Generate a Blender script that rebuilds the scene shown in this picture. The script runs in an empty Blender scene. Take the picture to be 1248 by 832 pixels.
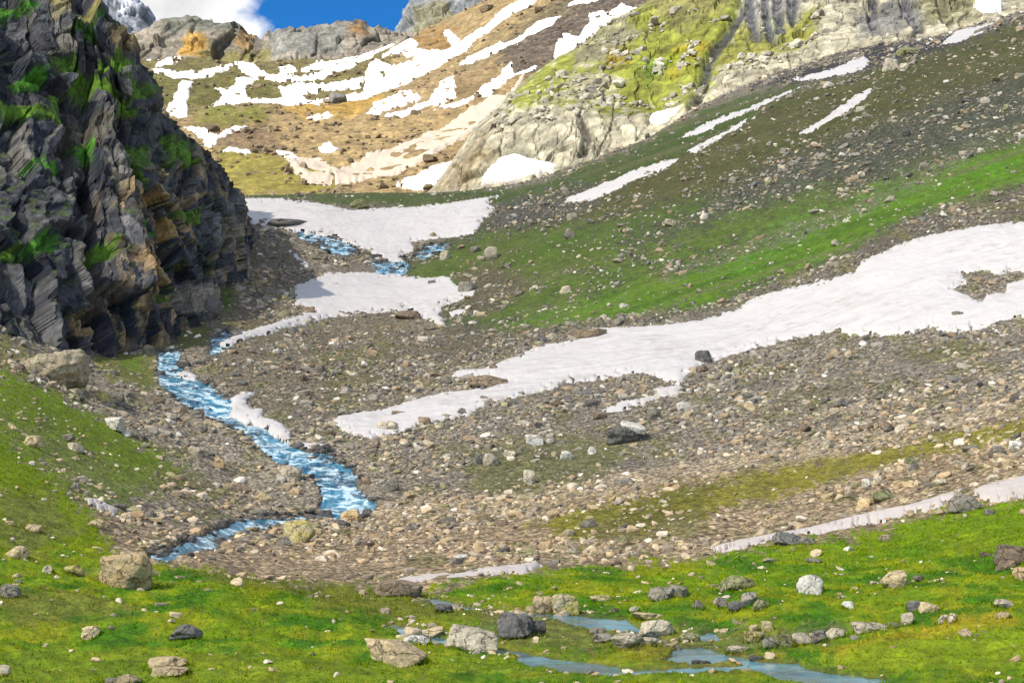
import bpy, math, random
import numpy as np
from mathutils import Vector

C = bpy.context.scene.collection
rng = np.random.default_rng(7)
random.seed(7)
R = math.radians

# ------------------------------------------------------------------ camera model (photo pixels 1248 x 832)
F = 1733.0
PITCH = math.atan((600 - 416) / F)
CP, SP = math.cos(PITCH), math.sin(PITCH)


def unproj(u, v, d):
    a = (np.asarray(u, float) - 624) / F
    b = (416 - np.asarray(v, float)) / F
    y = CP - SP * b
    z = SP + CP * b
    s = d / y
    return np.stack([a * s, np.broadcast_to(d, np.shape(s)) * 1.0, z * s], -1)


def proj(P):
    f = P[..., 1] * CP + P[..., 2] * SP
    b = -P[..., 1] * SP + P[..., 2] * CP
    return 624 + F * P[..., 0] / f, 416 - F * b / f


# ------------------------------------------------------------------ numpy noise
_G = rng.normal(size=(256, 3))
_G /= np.linalg.norm(_G, axis=1)[:, None]


def _hash(i, j, k, seed):
    h = (i.astype(np.int64) * 73856093) ^ (j.astype(np.int64) * 19349663) ^ (k.astype(np.int64) * 83492791) ^ (seed * 2654435)
    h = (h ^ (h >> 13)) * 1274126177
    return (h ^ (h >> 16)) & 0xFFFFFF


_P1 = np.concatenate([rng.permutation(256)] * 3).astype(np.int32)
_G = _G.astype(np.float32)


def perlin(p, seed=0):
    p = np.asarray(p, np.float32)
    fl = np.floor(p)
    f = p - fl
    i = (fl.astype(np.int32) + seed * 37) & 255
    w = f * f * f * (f * (f * 6 - 15) + 10)
    x0 = _P1[i[..., 0]], _P1[i[..., 0] + 1]
    out = 0
    for a in (0, 1):
        wx = w[..., 0] if a else 1 - w[..., 0]
        fx = f[..., 0] - a
        for b in (0, 1):
            y0_ = _P1[x0[a] + i[..., 1] + b]
            wy = wx * (w[..., 1] if b else 1 - w[..., 1])
            fy = f[..., 1] - b
            for c in (0, 1):
                h = _P1[y0_ + i[..., 2] + c]
                dd = _G[h, 0] * fx + _G[h, 1] * fy + _G[h, 2] * (f[..., 2] - c)
                out = out + dd * (wy * (w[..., 2] if c else 1 - w[..., 2]))
    return out * 1.5


def fbm(p, oct=4, seed=0, gain=.5, lac=2.03):
    p = np.asarray(p, float)
    t, a = 0, 1.0
    for k in range(oct):
        t = t + a * perlin(p, seed + k * 17)
        p = p * lac + 3.7
        a *= gain
    return t


def ridged(p, oct=4, seed=0, gain=.5):
    p = np.asarray(p, float)
    t, a = 0, 1.0
    for k in range(oct):
        t = t + a * (1 - 2 * np.abs(perlin(p, seed + k * 17)))
        p = p * 2.05 + 1.3
        a *= gain
    return t


def voronoi(p, seed=0):
    """F1, F2 and a random number of the nearest cell"""
    p = np.asarray(p, float)
    i = np.floor(p).astype(np.int64)
    f1 = np.full(p.shape[:-1], 9.)
    fac = np.zeros(p.shape[:-1])
    f2 = f1.copy()
    cid = np.zeros(p.shape[:-1])
    for a in (-1, 0, 1):
        for b in (-1, 0, 1):
            for c in (-1, 0, 1):
                ii, jj, kk = i[..., 0] + a, i[..., 1] + b, i[..., 2] + c
                h = _hash(ii, jj, kk, seed)
                h2 = _hash(ii, jj, kk, seed + 91)
                q = np.stack([ii + (h & 1023) / 1023, jj + ((h >> 10) & 1023) / 1023, kk + (h2 & 1023) / 1023], -1)
                dd = np.linalg.norm(q - p, axis=-1)
                near = dd < f1
                f2 = np.where(near, f1, np.minimum(f2, dd))
                cid = np.where(near, ((h2 >> 8) & 1023) / 1023, cid)
                g = _G[(h2 >> 3) & 255]
                fac = np.where(near, ((p - q) * g).sum(-1), fac)
                f1 = np.minimum(f1, dd)
    return f1, f2, cid, fac


def sstep(a, b, x):
    t = np.clip((x - a) / (b - a), 0, 1)
    return t * t * (3 - 2 * t)


def sdf(poly, U, V, pad=40):
    """signed distance in photo pixels, positive inside"""
    poly = np.asarray(poly, float)
    out = np.full(U.shape, -1e3)
    m = (U > poly[:, 0].min() - pad) & (U < poly[:, 0].max() + pad) & (V > poly[:, 1].min() - pad) & (V < poly[:, 1].max() + pad)
    x, y = U[m], V[m]
    if x.size == 0:
        return out
    best = np.full(x.shape, 1e18)
    ins = np.zeros(x.shape, bool)
    n = len(poly)
    for k in range(n):
        ax, ay = poly[k]
        bx, by = poly[(k + 1) % n]
        ex, ey = bx - ax, by - ay
        t = np.clip(((x - ax) * ex + (y - ay) * ey) / (ex * ex + ey * ey + 1e-9), 0, 1)
        best = np.minimum(best, (x - ax - t * ex) ** 2 + (y - ay - t * ey) ** 2)
        if ay != by:
            c = ((ay > y) != (by > y)) & (x < (bx - ax) * (y - ay) / (by - ay) + ax)
            ins ^= c
    out[m] = np.where(ins, 1, -1) * np.sqrt(best)
    return out


# ------------------------------------------------------------------ mesh helpers
def link(name, verts, faces, mats, smooth=True, attrs=None, props=None):
    me = bpy.data.meshes.new(name)
    verts = np.asarray(verts, np.float32)
    faces = np.asarray(faces, np.int32)
    nf, k = faces.shape
    me.vertices.add(len(verts))
    me.vertices.foreach_set("co", verts.ravel())
    me.loops.add(nf * k)
    me.loops.foreach_set("vertex_index", faces.ravel())
    me.polygons.add(nf)
    me.polygons.foreach_set("loop_start", np.arange(nf, dtype=np.int32) * k)
    me.polygons.foreach_set("loop_total", np.full(nf, k, np.int32))
    me.polygons.foreach_set("use_smooth", np.full(nf, bool(smooth)))
    me.update(calc_edges=True)
    for n, a in (attrs or {}).items():
        a = np.asarray(a, np.float32)
        if a.ndim == 1:
            at = me.attributes.new(n, 'FLOAT', 'POINT')
            at.data.foreach_set("value", a)
        else:
            at = me.attributes.new(n, 'FLOAT_COLOR', 'POINT')
            at.data.foreach_set("color", np.concatenate([a, np.ones((len(a), 1), np.float32)], 1).ravel())
    for m in (mats if isinstance(mats, list) else [mats]):
        me.materials.append(m)
    o = bpy.data.objects.new(name, me)
    C.objects.link(o)
    for k_, v_ in (props or {}).items():
        o[k_] = v_
    return o


def grid_faces(nr, nc, mask=None):
    idx = np.arange(nr * nc).reshape(nr, nc)
    q = np.stack([idx[:-1, :-1], idx[:-1, 1:], idx[1:, 1:], idx[1:, :-1]], -1)
    if mask is not None:
        return q[mask]
    return q.reshape(-1, 4)


def gsmooth(a, sig):
    if sig <= 0:
        return a
    r = int(sig * 3) + 1
    k = np.exp(-.5 * (np.arange(-r, r + 1) / sig) ** 2)
    k /= k.sum()
    return np.convolve(np.pad(a, r, mode='edge'), k, mode='valid')


def loft(features, cols, counts, smooth_px=14, step=2.0):
    """features: list of [(u, v, d)...]; returns U, V, D arrays (rows x cols)"""
    K = len(features)
    fine = np.arange(cols.min(), cols.max() + step, step)
    fv, fd = [], []
    for k, ft in enumerate(features):
        a = np.asarray(ft, float)
        s = smooth_px[k] if isinstance(smooth_px, (list, tuple)) else smooth_px
        v = gsmooth(np.interp(fine, a[:, 0], a[:, 1]), s / step)
        d = gsmooth(np.interp(fine, a[:, 0], np.log(a[:, 2])), s / step)
        fv.append(np.interp(cols, fine, v))
        fd.append(np.interp(cols, fine, d))
    fv, fd = np.array(fv), np.array(fd)

    def herm(y):
        dl = y[1:] - y[:-1]
        m = np.zeros_like(y)
        m[0], m[-1] = dl[0], dl[-1]
        pr = dl[1:] * dl[:-1]
        m[1:-1] = np.where(pr > 0, 2 * pr / (dl[1:] + dl[:-1] + 1e-12), 0)
        rows = []
        for k in range(K - 1):
            for j in range(counts[k]):
                t = j / counts[k]
                h00, h10 = 2 * t**3 - 3 * t**2 + 1, t**3 - 2 * t**2 + t
                h01, h11 = -2 * t**3 + 3 * t**2, t**3 - t**2
                rows.append(h00 * y[k] + h10 * m[k] + h01 * y[k + 1] + h11 * m[k + 1])
        rows.append(y[-1])
        return np.array(rows)
    V, D = herm(fv), np.exp(herm(fd))
    U = np.broadcast_to(cols, V.shape).copy()
    return U, V, D


def row_of(z, d):
    """photo row of a point at height z and forward distance d"""
    b = (-d * SP + z * CP) / (d * CP + z * SP)
    return 416 - F * b


# ------------------------------------------------------------------ materials
def new_mat(name):
    m = bpy.data.materials.new(name)
    m.use_nodes = True
    nt = m.node_tree
    b = nt.nodes["Principled BSDF"]
    b.inputs["Specular IOR Level"].default_value = .25
    b.inputs["Roughness"].default_value = .9
    return m, nt, b


def N(nt, kind, **kw):
    n = nt.nodes.new(kind)
    for k, v in kw.items():
        if k.startswith("_"):
            setattr(n, k[1:], v)
        else:
            n.inputs[k.replace("__", " ")].default_value = v
    return n


def L(nt, a, b):
    nt.links.new(a, b)


def noise_node(nt, co, scale, detail=6, rough=.6, dist=0):
    n = N(nt, "ShaderNodeTexNoise", Scale=scale, Detail=detail, Roughness=rough, Distortion=dist)
    L(nt, co, n.inputs["Vector"])
    return n.outputs["Fac"]


def maprange(nt, x, a, b, c, d):
    n = N(nt, "ShaderNodeMapRange")
    n.inputs["From Min"].default_value, n.inputs["From Max"].default_value = a, b
    n.inputs["To Min"].default_value, n.inputs["To Max"].default_value = c, d
    L(nt, x, n.inputs["Value"])
    return n.outputs["Result"]


def math_node(nt, op, a, b):
    n = N(nt, "ShaderNodeMath", _operation=op)
    for k, x in enumerate((a, b)):
        if isinstance(x, (int, float)):
            n.inputs[k].default_value = x
        else:
            L(nt, x, n.inputs[k])
    return n.outputs[0]


def mixc(nt, fac, a, b, blend='MIX'):
    n = N(nt, "ShaderNodeMix", _data_type='RGBA', _blend_type=blend)
    for sock, x in ((n.inputs[0], fac), (n.inputs[6], a), (n.inputs[7], b)):
        if isinstance(x, (int, float)):
            sock.default_value = x
        elif isinstance(x, tuple):
            sock.default_value = (*x, 1)
        else:
            L(nt, x, sock)
    return n.outputs[2]


def scaled(nt, col, f):
    """colour times a float socket"""
    n = N(nt, "ShaderNodeVectorMath", _operation='SCALE')
    L(nt, col, n.inputs[0])
    L(nt, f, n.inputs["Scale"])
    return n.outputs[0]


def bump(nt, b, h, strength, dist):
    n = N(nt, "ShaderNodeBump", Strength=strength, Distance=dist)
    L(nt, h, n.inputs["Height"])
    L(nt, n.outputs[0], b.inputs["Normal"])


def ground_material(name, s1, s2, bdist, gscale):
    m, nt, b = new_mat(name)
    g = N(nt, "ShaderNodeNewGeometry")
    co = g.outputs["Position"]
    at = N(nt, "ShaderNodeAttribute", _attribute_name="col")
    gr = N(nt, "ShaderNodeAttribute", _attribute_name="grv")
    n1 = noise_node(nt, co, s1, 8, .68)
    n2 = noise_node(nt, co, s2, 5, .6)
    f = math_node(nt, 'MULTIPLY', maprange(nt, n1, .3, .7, .55, 1.45), maprange(nt, n2, .3, .7, .7, 1.3))
    c = scaled(nt, at.outputs["Color"], f)
    vo = N(nt, "ShaderNodeTexVoronoi", Scale=gscale, Randomness=1)
    L(nt, co, vo.inputs["Vector"])
    vg = N(nt, "ShaderNodeSeparateColor")
    L(nt, vo.outputs["Color"], vg.inputs[0])
    vf = math_node(nt, 'MULTIPLY', maprange(nt, vg.outputs[0], 0, 1, .5, 1.6), maprange(nt, vo.outputs["Distance"], .25, .75, 1.15, .45))
    vf2 = N(nt, "ShaderNodeMix", _data_type='FLOAT')
    L(nt, gr.outputs["Fac"], vf2.inputs[0])
    vf2.inputs[2].default_value = 1
    L(nt, vf, vf2.inputs[3])
    c = scaled(nt, c, vf2.outputs[0])
    L(nt, c, b.inputs["Base Color"])
    h = math_node(nt, 'SUBTRACT', n1, math_node(nt, 'MULTIPLY', vo.outputs["Distance"], math_node(nt, 'MULTIPLY', gr.outputs["Fac"], .5)))
    bump(nt, b, h, .9, bdist)
    return m


M_ground = ground_material("ground_near", .9, 5.0, .35, 2.6)
M_far = ground_material("ground_far", .10, .5, 3.0, .28)


def rock_face_material(name, scale, bdist, zs=.3):
    """cliff rock: vertex colour, upright streaks, cracks"""
    m, nt, b = new_mat(name)
    g = N(nt, "ShaderNodeNewGeometry")
    mp = N(nt, "ShaderNodeMapping")
    mp.inputs["Scale"].default_value = (1, 1, zs)
    L(nt, g.outputs["Position"], mp.inputs["Vector"])
    at = N(nt, "ShaderNodeAttribute", _attribute_name="col")
    n1 = noise_node(nt, mp.outputs[0], scale, 9, .7, .4)
    n2 = noise_node(nt, g.outputs["Position"], scale * 2.7, 6, .65)
    f = math_node(nt, 'MULTIPLY', maprange(nt, n1, .3, .7, .3, 1.7), maprange(nt, n2, .3, .7, .6, 1.4))
    vo = N(nt, "ShaderNodeTexVoronoi", Scale=scale * 1.3, _feature='DISTANCE_TO_EDGE')
    L(nt, mp.outputs[0], vo.inputs["Vector"])
    cr = maprange(nt, vo.outputs["Distance"], 0, .08, .75, 1)
    c = scaled(nt, scaled(nt, at.outputs["Color"], f), cr)
    L(nt, c, b.inputs["Base Color"])
    b.inputs["Roughness"].default_value = .7
    h = math_node(nt, 'ADD', n1, math_node(nt, 'MULTIPLY', cr, .5))
    bump(nt, b, h, .8, bdist)
    return m


M_cliff = rock_face_material("cliff_rock", .26, 1.3, .16)
M_crag = rock_face_material("crag_rock", .07, 1.5, .8)


def snow_material(name, tint, dirt):
    m, nt, b = new_mat(name)
    g = N(nt, "ShaderNodeNewGeometry")
    n1 = noise_node(nt, g.outputs["Position"], .35, 7, .65)
    n2 = noise_node(nt, g.outputs["Position"], .06, 4, .55)
    n3 = noise_node(nt, g.outputs["Position"], 3.0, 4, .6)
    f = math_node(nt, 'MULTIPLY', maprange(nt, n1, .5, .78, 0, 1), maprange(nt, n2, .4, .65, .2, 1))
    c = mixc(nt, math_node(nt, 'MULTIPLY', f, dirt), tint, (.36, .31, .25))
    mp = N(nt, "ShaderNodeMapping")
    mp.inputs["Rotation"].default_value = (0, 0, .5)
    mp.inputs["Scale"].default_value = (.12, .9, .5)
    L(nt, g.outputs["Position"], mp.inputs["Vector"])
    n4 = noise_node(nt, mp.outputs[0], .8, 6, .65)
    c = mixc(nt, math_node(nt, 'MULTIPLY', maprange(nt, n4, .52, .72, 0, .7), maprange(nt, n2, .35, .6, .3, 1)), c, tuple(x * .62 for x in tint))
    sp = maprange(nt, n3, .64, .72, 0, dirt * .8)
    c = mixc(nt, sp, c, (.16, .14, .12))
    L(nt, c, b.inputs["Base Color"])
    b.inputs["Roughness"].default_value = .6
    vo = N(nt, "ShaderNodeTexVoronoi", Scale=.7, _feature='SMOOTH_F1')
    L(nt, g.outputs["Position"], vo.inputs["Vector"])
    bump(nt, b, math_node(nt, 'ADD', math_node(nt, 'ADD', n1, n2), math_node(nt, 'MULTIPLY', vo.outputs["Distance"], .8)), .6, .35)
    return m


M_snow = snow_material("snow_old", (.605, .585, .575), .9)
M_snow_grey = snow_material("snow_grey", (.56, .51, .48), .6)
M_snow_far = snow_material("snow_sunlit", (.66, .64, .61), .35)
M_snow_dusty = snow_material("snow_dusty", (.40, .335, .265), .5)


def water_material(name, base, foam_amt):
    m, nt, b = new_mat(name)
    g = N(nt, "ShaderNodeNewGeometry")
    n1 = noise_node(nt, g.outputs["Position"], .62, 6, .65, .8)
    n2 = noise_node(nt, g.outputs["Position"], 3.5, 3, .6)
    fm = maprange(nt, n1, .62 - foam_amt * .25, .70 - foam_amt * .18, 0, 1)
    n3 = noise_node(nt, g.outputs["Position"], .3, 3, .5)
    dk = mixc(nt, maprange(nt, n3, .35, .65, 0, 1), base, tuple(x * .3 for x in base))
    c = mixc(nt, math_node(nt, 'MULTIPLY', fm, .9 if foam_amt > .1 else .05), dk, (.64, .83, .92))
    L(nt, c, b.inputs["Base Color"])
    b.inputs["Specular IOR Level"].default_value = .5
    L(nt, maprange(nt, fm, 0, 1, .12, .7), b.inputs["Roughness"])
    bump(nt, b, math_node(nt, 'ADD', n1, math_node(nt, 'MULTIPLY', n2, .4)), .5 if foam_amt > .1 else .12, .3)
    return m


M_rapid = water_material("glacier_water", (.03, .23, .37), .6)
M_pool = water_material("pool_water", (.15, .36, .46), .0)


def stone_material(name, base, alt, lichen=None, lamt=.0):
    m, nt, b = new_mat(name)
    tc = N(nt, "ShaderNodeTexCoord")
    oi = N(nt, "ShaderNodeObjectInfo")
    co = N(nt, "ShaderNodeVectorMath", _operation='ADD')
    L(nt, tc.outputs["Object"], co.inputs[0])
    sc = N(nt, "ShaderNodeVectorMath", _operation='SCALE', Scale=1.0)
    L(nt, oi.outputs["Location"], sc.inputs[0])
    L(nt, sc.outputs[0], co.inputs[1])
    n1 = noise_node(nt, co.outputs[0], 1.1, 7, .65)
    n2 = noise_node(nt, co.outputs[0], 5.5, 6, .7)
    c = mixc(nt, maprange(nt, n1, .38, .62, 0, 1), base, alt)
    c = scaled(nt, c, maprange(nt, n2, .3, .7, .55, 1.45))
    vo = N(nt, "ShaderNodeTexVoronoi", Scale=1.0, _feature='DISTANCE_TO_EDGE')
    wv = N(nt, "ShaderNodeVectorMath", _operation='ADD')
    nz = N(nt, "ShaderNodeTexNoise", Scale=1.5, Detail=5, Roughness=.65)
    L(nt, co.outputs[0], nz.inputs["Vector"])
    L(nt, co.outputs[0], wv.inputs[0])
    L(nt, nz.outputs["Color"], wv.inputs[1])
    L(nt, wv.outputs[0], vo.inputs["Vector"])
    cr = maprange(nt, vo.outputs["Distance"], 0, .035, 0, 1)
    c = scaled(nt, c, maprange(nt, cr, 0, 1, .4, 1))
    c = scaled(nt, c, maprange(nt, oi.outputs["Random"], 0, 1, .8, 1.2))
    if lichen:
        n3 = noise_node(nt, co.outputs[0], 2.4, 6, .7)
        c = mixc(nt, maprange(nt, n3, .55, .62, 0, lamt), c, lichen)
    L(nt, c, b.inputs["Base Color"])
    bump(nt, b, math_node(nt, 'ADD', math_node(nt, 'ADD', n1, n2), math_node(nt, 'MULTIPLY', cr, .5)), .9, .16)
    return m


MS = {
    'grey': stone_material("stone_grey", (.31, .28, .23), (.20, .185, .16), (.22, .22, .10), .5),
    'tan': stone_material("stone_tan", (.62, .49, .29), (.48, .39, .24), (.28, .2, .1), .3),
    'orange': stone_material("stone_orange", (.74, .52, .26), (.62, .50, .31), (.36, .26, .14), .25),
    'pale': stone_material("stone_pale", (.62, .55, .41), (.46, .41, .31), (.30, .27, .15), .4),
    'white': stone_material("stone_white", (.78, .76, .70), (.62, .57, .46), (.45, .38, .22), .3),
    'dark': stone_material("stone_dark", (.13, .128, .12), (.21, .20, .185), (.05, .05, .055), .5),
    'brown': stone_material("stone_brown", (.32, .24, .16), (.21, .165, .125), (.3, .26, .16), .4),
    'yellow': stone_material("stone_lichen", (.50, .42, .13), (.42, .38, .26), (.26, .27, .05), .7),
    'outcrop': stone_material("stone_outcrop", (.54, .46, .32), (.40, .345, .24), (.22, .21, .08), .3),
    'mossy': stone_material("stone_mossy", (.33, .32, .19), (.22, .23, .10), (.10, .15, .02), .8),
}

m, nt, b = new_mat("rubble")
_g = N(nt, "ShaderNodeNewGeometry")
_a = N(nt, "ShaderNodeAttribute", _attribute_name="col")
_n = noise_node(nt, _g.outputs["Position"], 3.0, 6, .7)
_n2 = noise_node(nt, _g.outputs["Position"], .9, 3, .5)
L(nt, scaled(nt, scaled(nt, _a.outputs["Color"], maprange(nt, _n, .3, .7, .65, 1.35)), maprange(nt, _n2, .3, .7, .85, 1.15)), b.inputs["Base Color"])
bump(nt, b, _n, .7, .1)
M_rubble = m

m, nt, b = new_mat("grass_blades")
_a = N(nt, "ShaderNodeAttribute", _attribute_name="col")
L(nt, _a.outputs["Color"], b.inputs["Base Color"])
b.inputs["Roughness"].default_value = .8
b.inputs["Specular IOR Level"].default_value = .05
_t = N(nt, "ShaderNodeBsdfTranslucent")
L(nt, _a.outputs["Color"], _t.inputs["Color"])
_m = N(nt, "ShaderNodeMixShader", Fac=.45)
L(nt, b.outputs[0], _m.inputs[1])
L(nt, _t.outputs[0], _m.inputs[2])
L(nt, _m.outputs[0], nt.nodes["Material Output"].inputs["Surface"])
M_grass = m

# ------------------------------------------------------------------ terrain sheet
T = []
T.append([(-900, 3200, 3), (2200, 3200, 3)])
T.append([(-900, 1330, 13), (2200, 1330, 13)])
T.append([(-900, 800, 44), (-300, 822, 45), (0, 836, 45), (1100, 836, 45), (1248, 832, 45), (1600, 800, 45), (2200, 770, 45)])
T.append([(-900, 620, 60), (-300, 672, 66), (0, 700, 70), (150, 712, 74), (300, 716, 80), (450, 722, 88), (624, 702, 92), (800, 692, 95),
          (900, 680, 97), (1100, 650, 98), (1248, 612, 98), (1600, 545, 98), (2200, 450, 98)])
T.append([(-900, 330, 92), (-300, 460, 98), (0, 548, 104), (150, 606, 114), (300, 648, 126), (430, 628, 140), (600, 607, 140),
          (800, 590, 136), (1000, 560, 131), (1248, 512, 126), (1600, 440, 122), (2200, 330, 118)])
T.append([(-900, 200, 130), (-300, 350, 146), (0, 432, 162), (110, 465, 178), (200, 500, 176), (300, 526, 173), (420, 537, 172),
          (500, 527, 175), (624, 506, 180), (800, 481, 184), (1000, 450, 184), (1248, 398, 180), (1600, 330, 172), (2200, 220, 160)])
T.append([(-900, 180, 170), (-300, 330, 180), (0, 404, 190), (110, 434, 208), (200, 444, 212), (300, 440, 216), (420, 450, 222),
          (550, 440, 230), (730, 400, 240), (900, 373, 236), (1080, 303, 230), (1248, 268, 226), (1600, 190, 215), (2200, 60, 200)])
T.append([(-900, 200, 230), (-300, 320, 240), (0, 398, 248), (150, 402, 256), (280, 370, 272), (400, 394, 276), (520, 385, 284),
          (600, 368, 286), (700, 335, 290), (900, 265, 300), (1080, 196, 304), (1248, 140, 300), (1600, 50, 285), (2200, -120, 260)])
T.append([(-900, 200, 320), (-300, 290, 330), (0, 335, 338), (150, 325, 344), (300, 305, 346), (400, 315, 347), (480, 326, 350),
          (560, 308, 355), (700, 268, 360), (900, 170, 368), (1080, 105, 370), (1248, 72, 360), (1600, -40, 340), (2200, -250, 310)])
crest = [(-900, 200, 430), (0, 250, 430), (150, 245, 430), (300, 237, 430), (460, 236, 430), (560, 234, 432), (640, 223, 435), (700, 203, 440),
         (760, 181, 448), (800, 163, 453), (850, 130, 460), (925, 98, 466), (1000, 71, 466), (1050, 58, 464), (1150, 42, 456), (1248, 14, 446),
         (1600, -90, 420), (2200, -320, 390)]
T.append(crest)
T.append([(u, row_of(np.tan(np.arctan((600 - v) / F)) * (d + 70) - 26, d + 70), d + 70) for u, v, d in crest])
T.append([(-900, 220, 640), (0, 262, 640), (300, 248, 640), (640, 240, 640), (760, 205, 640), (900, 160, 640), (1248, 70, 640), (2200, -200, 640)])
T.append([(-900, 190, 780), (0, 198, 780), (300, 196, 780), (450, 190, 780), (624, 166, 780), (750, 140, 790), (1248, 60, 800), (2200, -150, 800)])
T.append([(-900, 130, 950), (0, 142, 950), (300, 141, 950), (450, 136, 950), (624, 92, 950), (750, 58, 960), (1248, -50, 960), (2200, -260, 960)])
T.append([(-900, 95, 1100), (0, 108, 1100), (300, 108, 1100), (450, 104, 1100), (560, 74, 1100), (624, 42, 1100), (750, 2, 1110), (1248, -130, 1120), (2200, -330, 1120)])
T.append([(-900, 60, 1290), (100, 78, 1300), (200, 76, 1300), (300, 78, 1300), (400, 74, 1300), (450, 68, 1300), (490, 50, 1300), (560, 20, 1300), (624, -10, 1300), (750, -60, 1300), (1248, -200, 1300), (2200, -420, 1300)])
T.append([(-900, 90, 1700), (200, 100, 1700), (480, 80, 1700), (624, 60, 1700), (1248, -100, 1700), (2200, -300, 1700)])
CNT = [8, 14, 150, 70, 70, 75, 60, 55, 65, 14, 18, 45, 55, 40, 40, 10]
cols = np.concatenate([np.arange(-900, -40, 14.), np.arange(-40, 1290, 1.6), np.arange(1290, 2200, 14.)])
TU, TV, TD = loft(T, cols, CNT, 16)
TP0 = unproj(TU, TV, TD)                       # smooth sheet
far = sstep(480, 640, TD)
nearw = 1 - sstep(60, 150, TD)
meadow = 1 - sstep(70, 105, TD)
lowamp = .5 * fbm(TP0 * np.array([1, 1, 0]) / 22, 3, 5) * (1 - far) * sstep(15, 60, TD) + far * 5.0 * fbm(TP0 / 90, 4, 9)
small = (1 - far) * (.22 * fbm(TP0 / 6.0, 4, 21) + .07 * fbm(TP0 / 1.6, 3, 33) * (1 - sstep(150, 300, TD)))
small = small + meadow * (.24 * ridged(TP0 * np.array([.22, .5, 0]), 3, 41) + .05 * ridged(TP0 * np.array([1.0, 1.6, 0]), 2, 47))
small = small + far * (1.6 * ridged(TP0 / 26, 4, 55))
TBZ = TP0[..., 2] + lowamp

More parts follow.
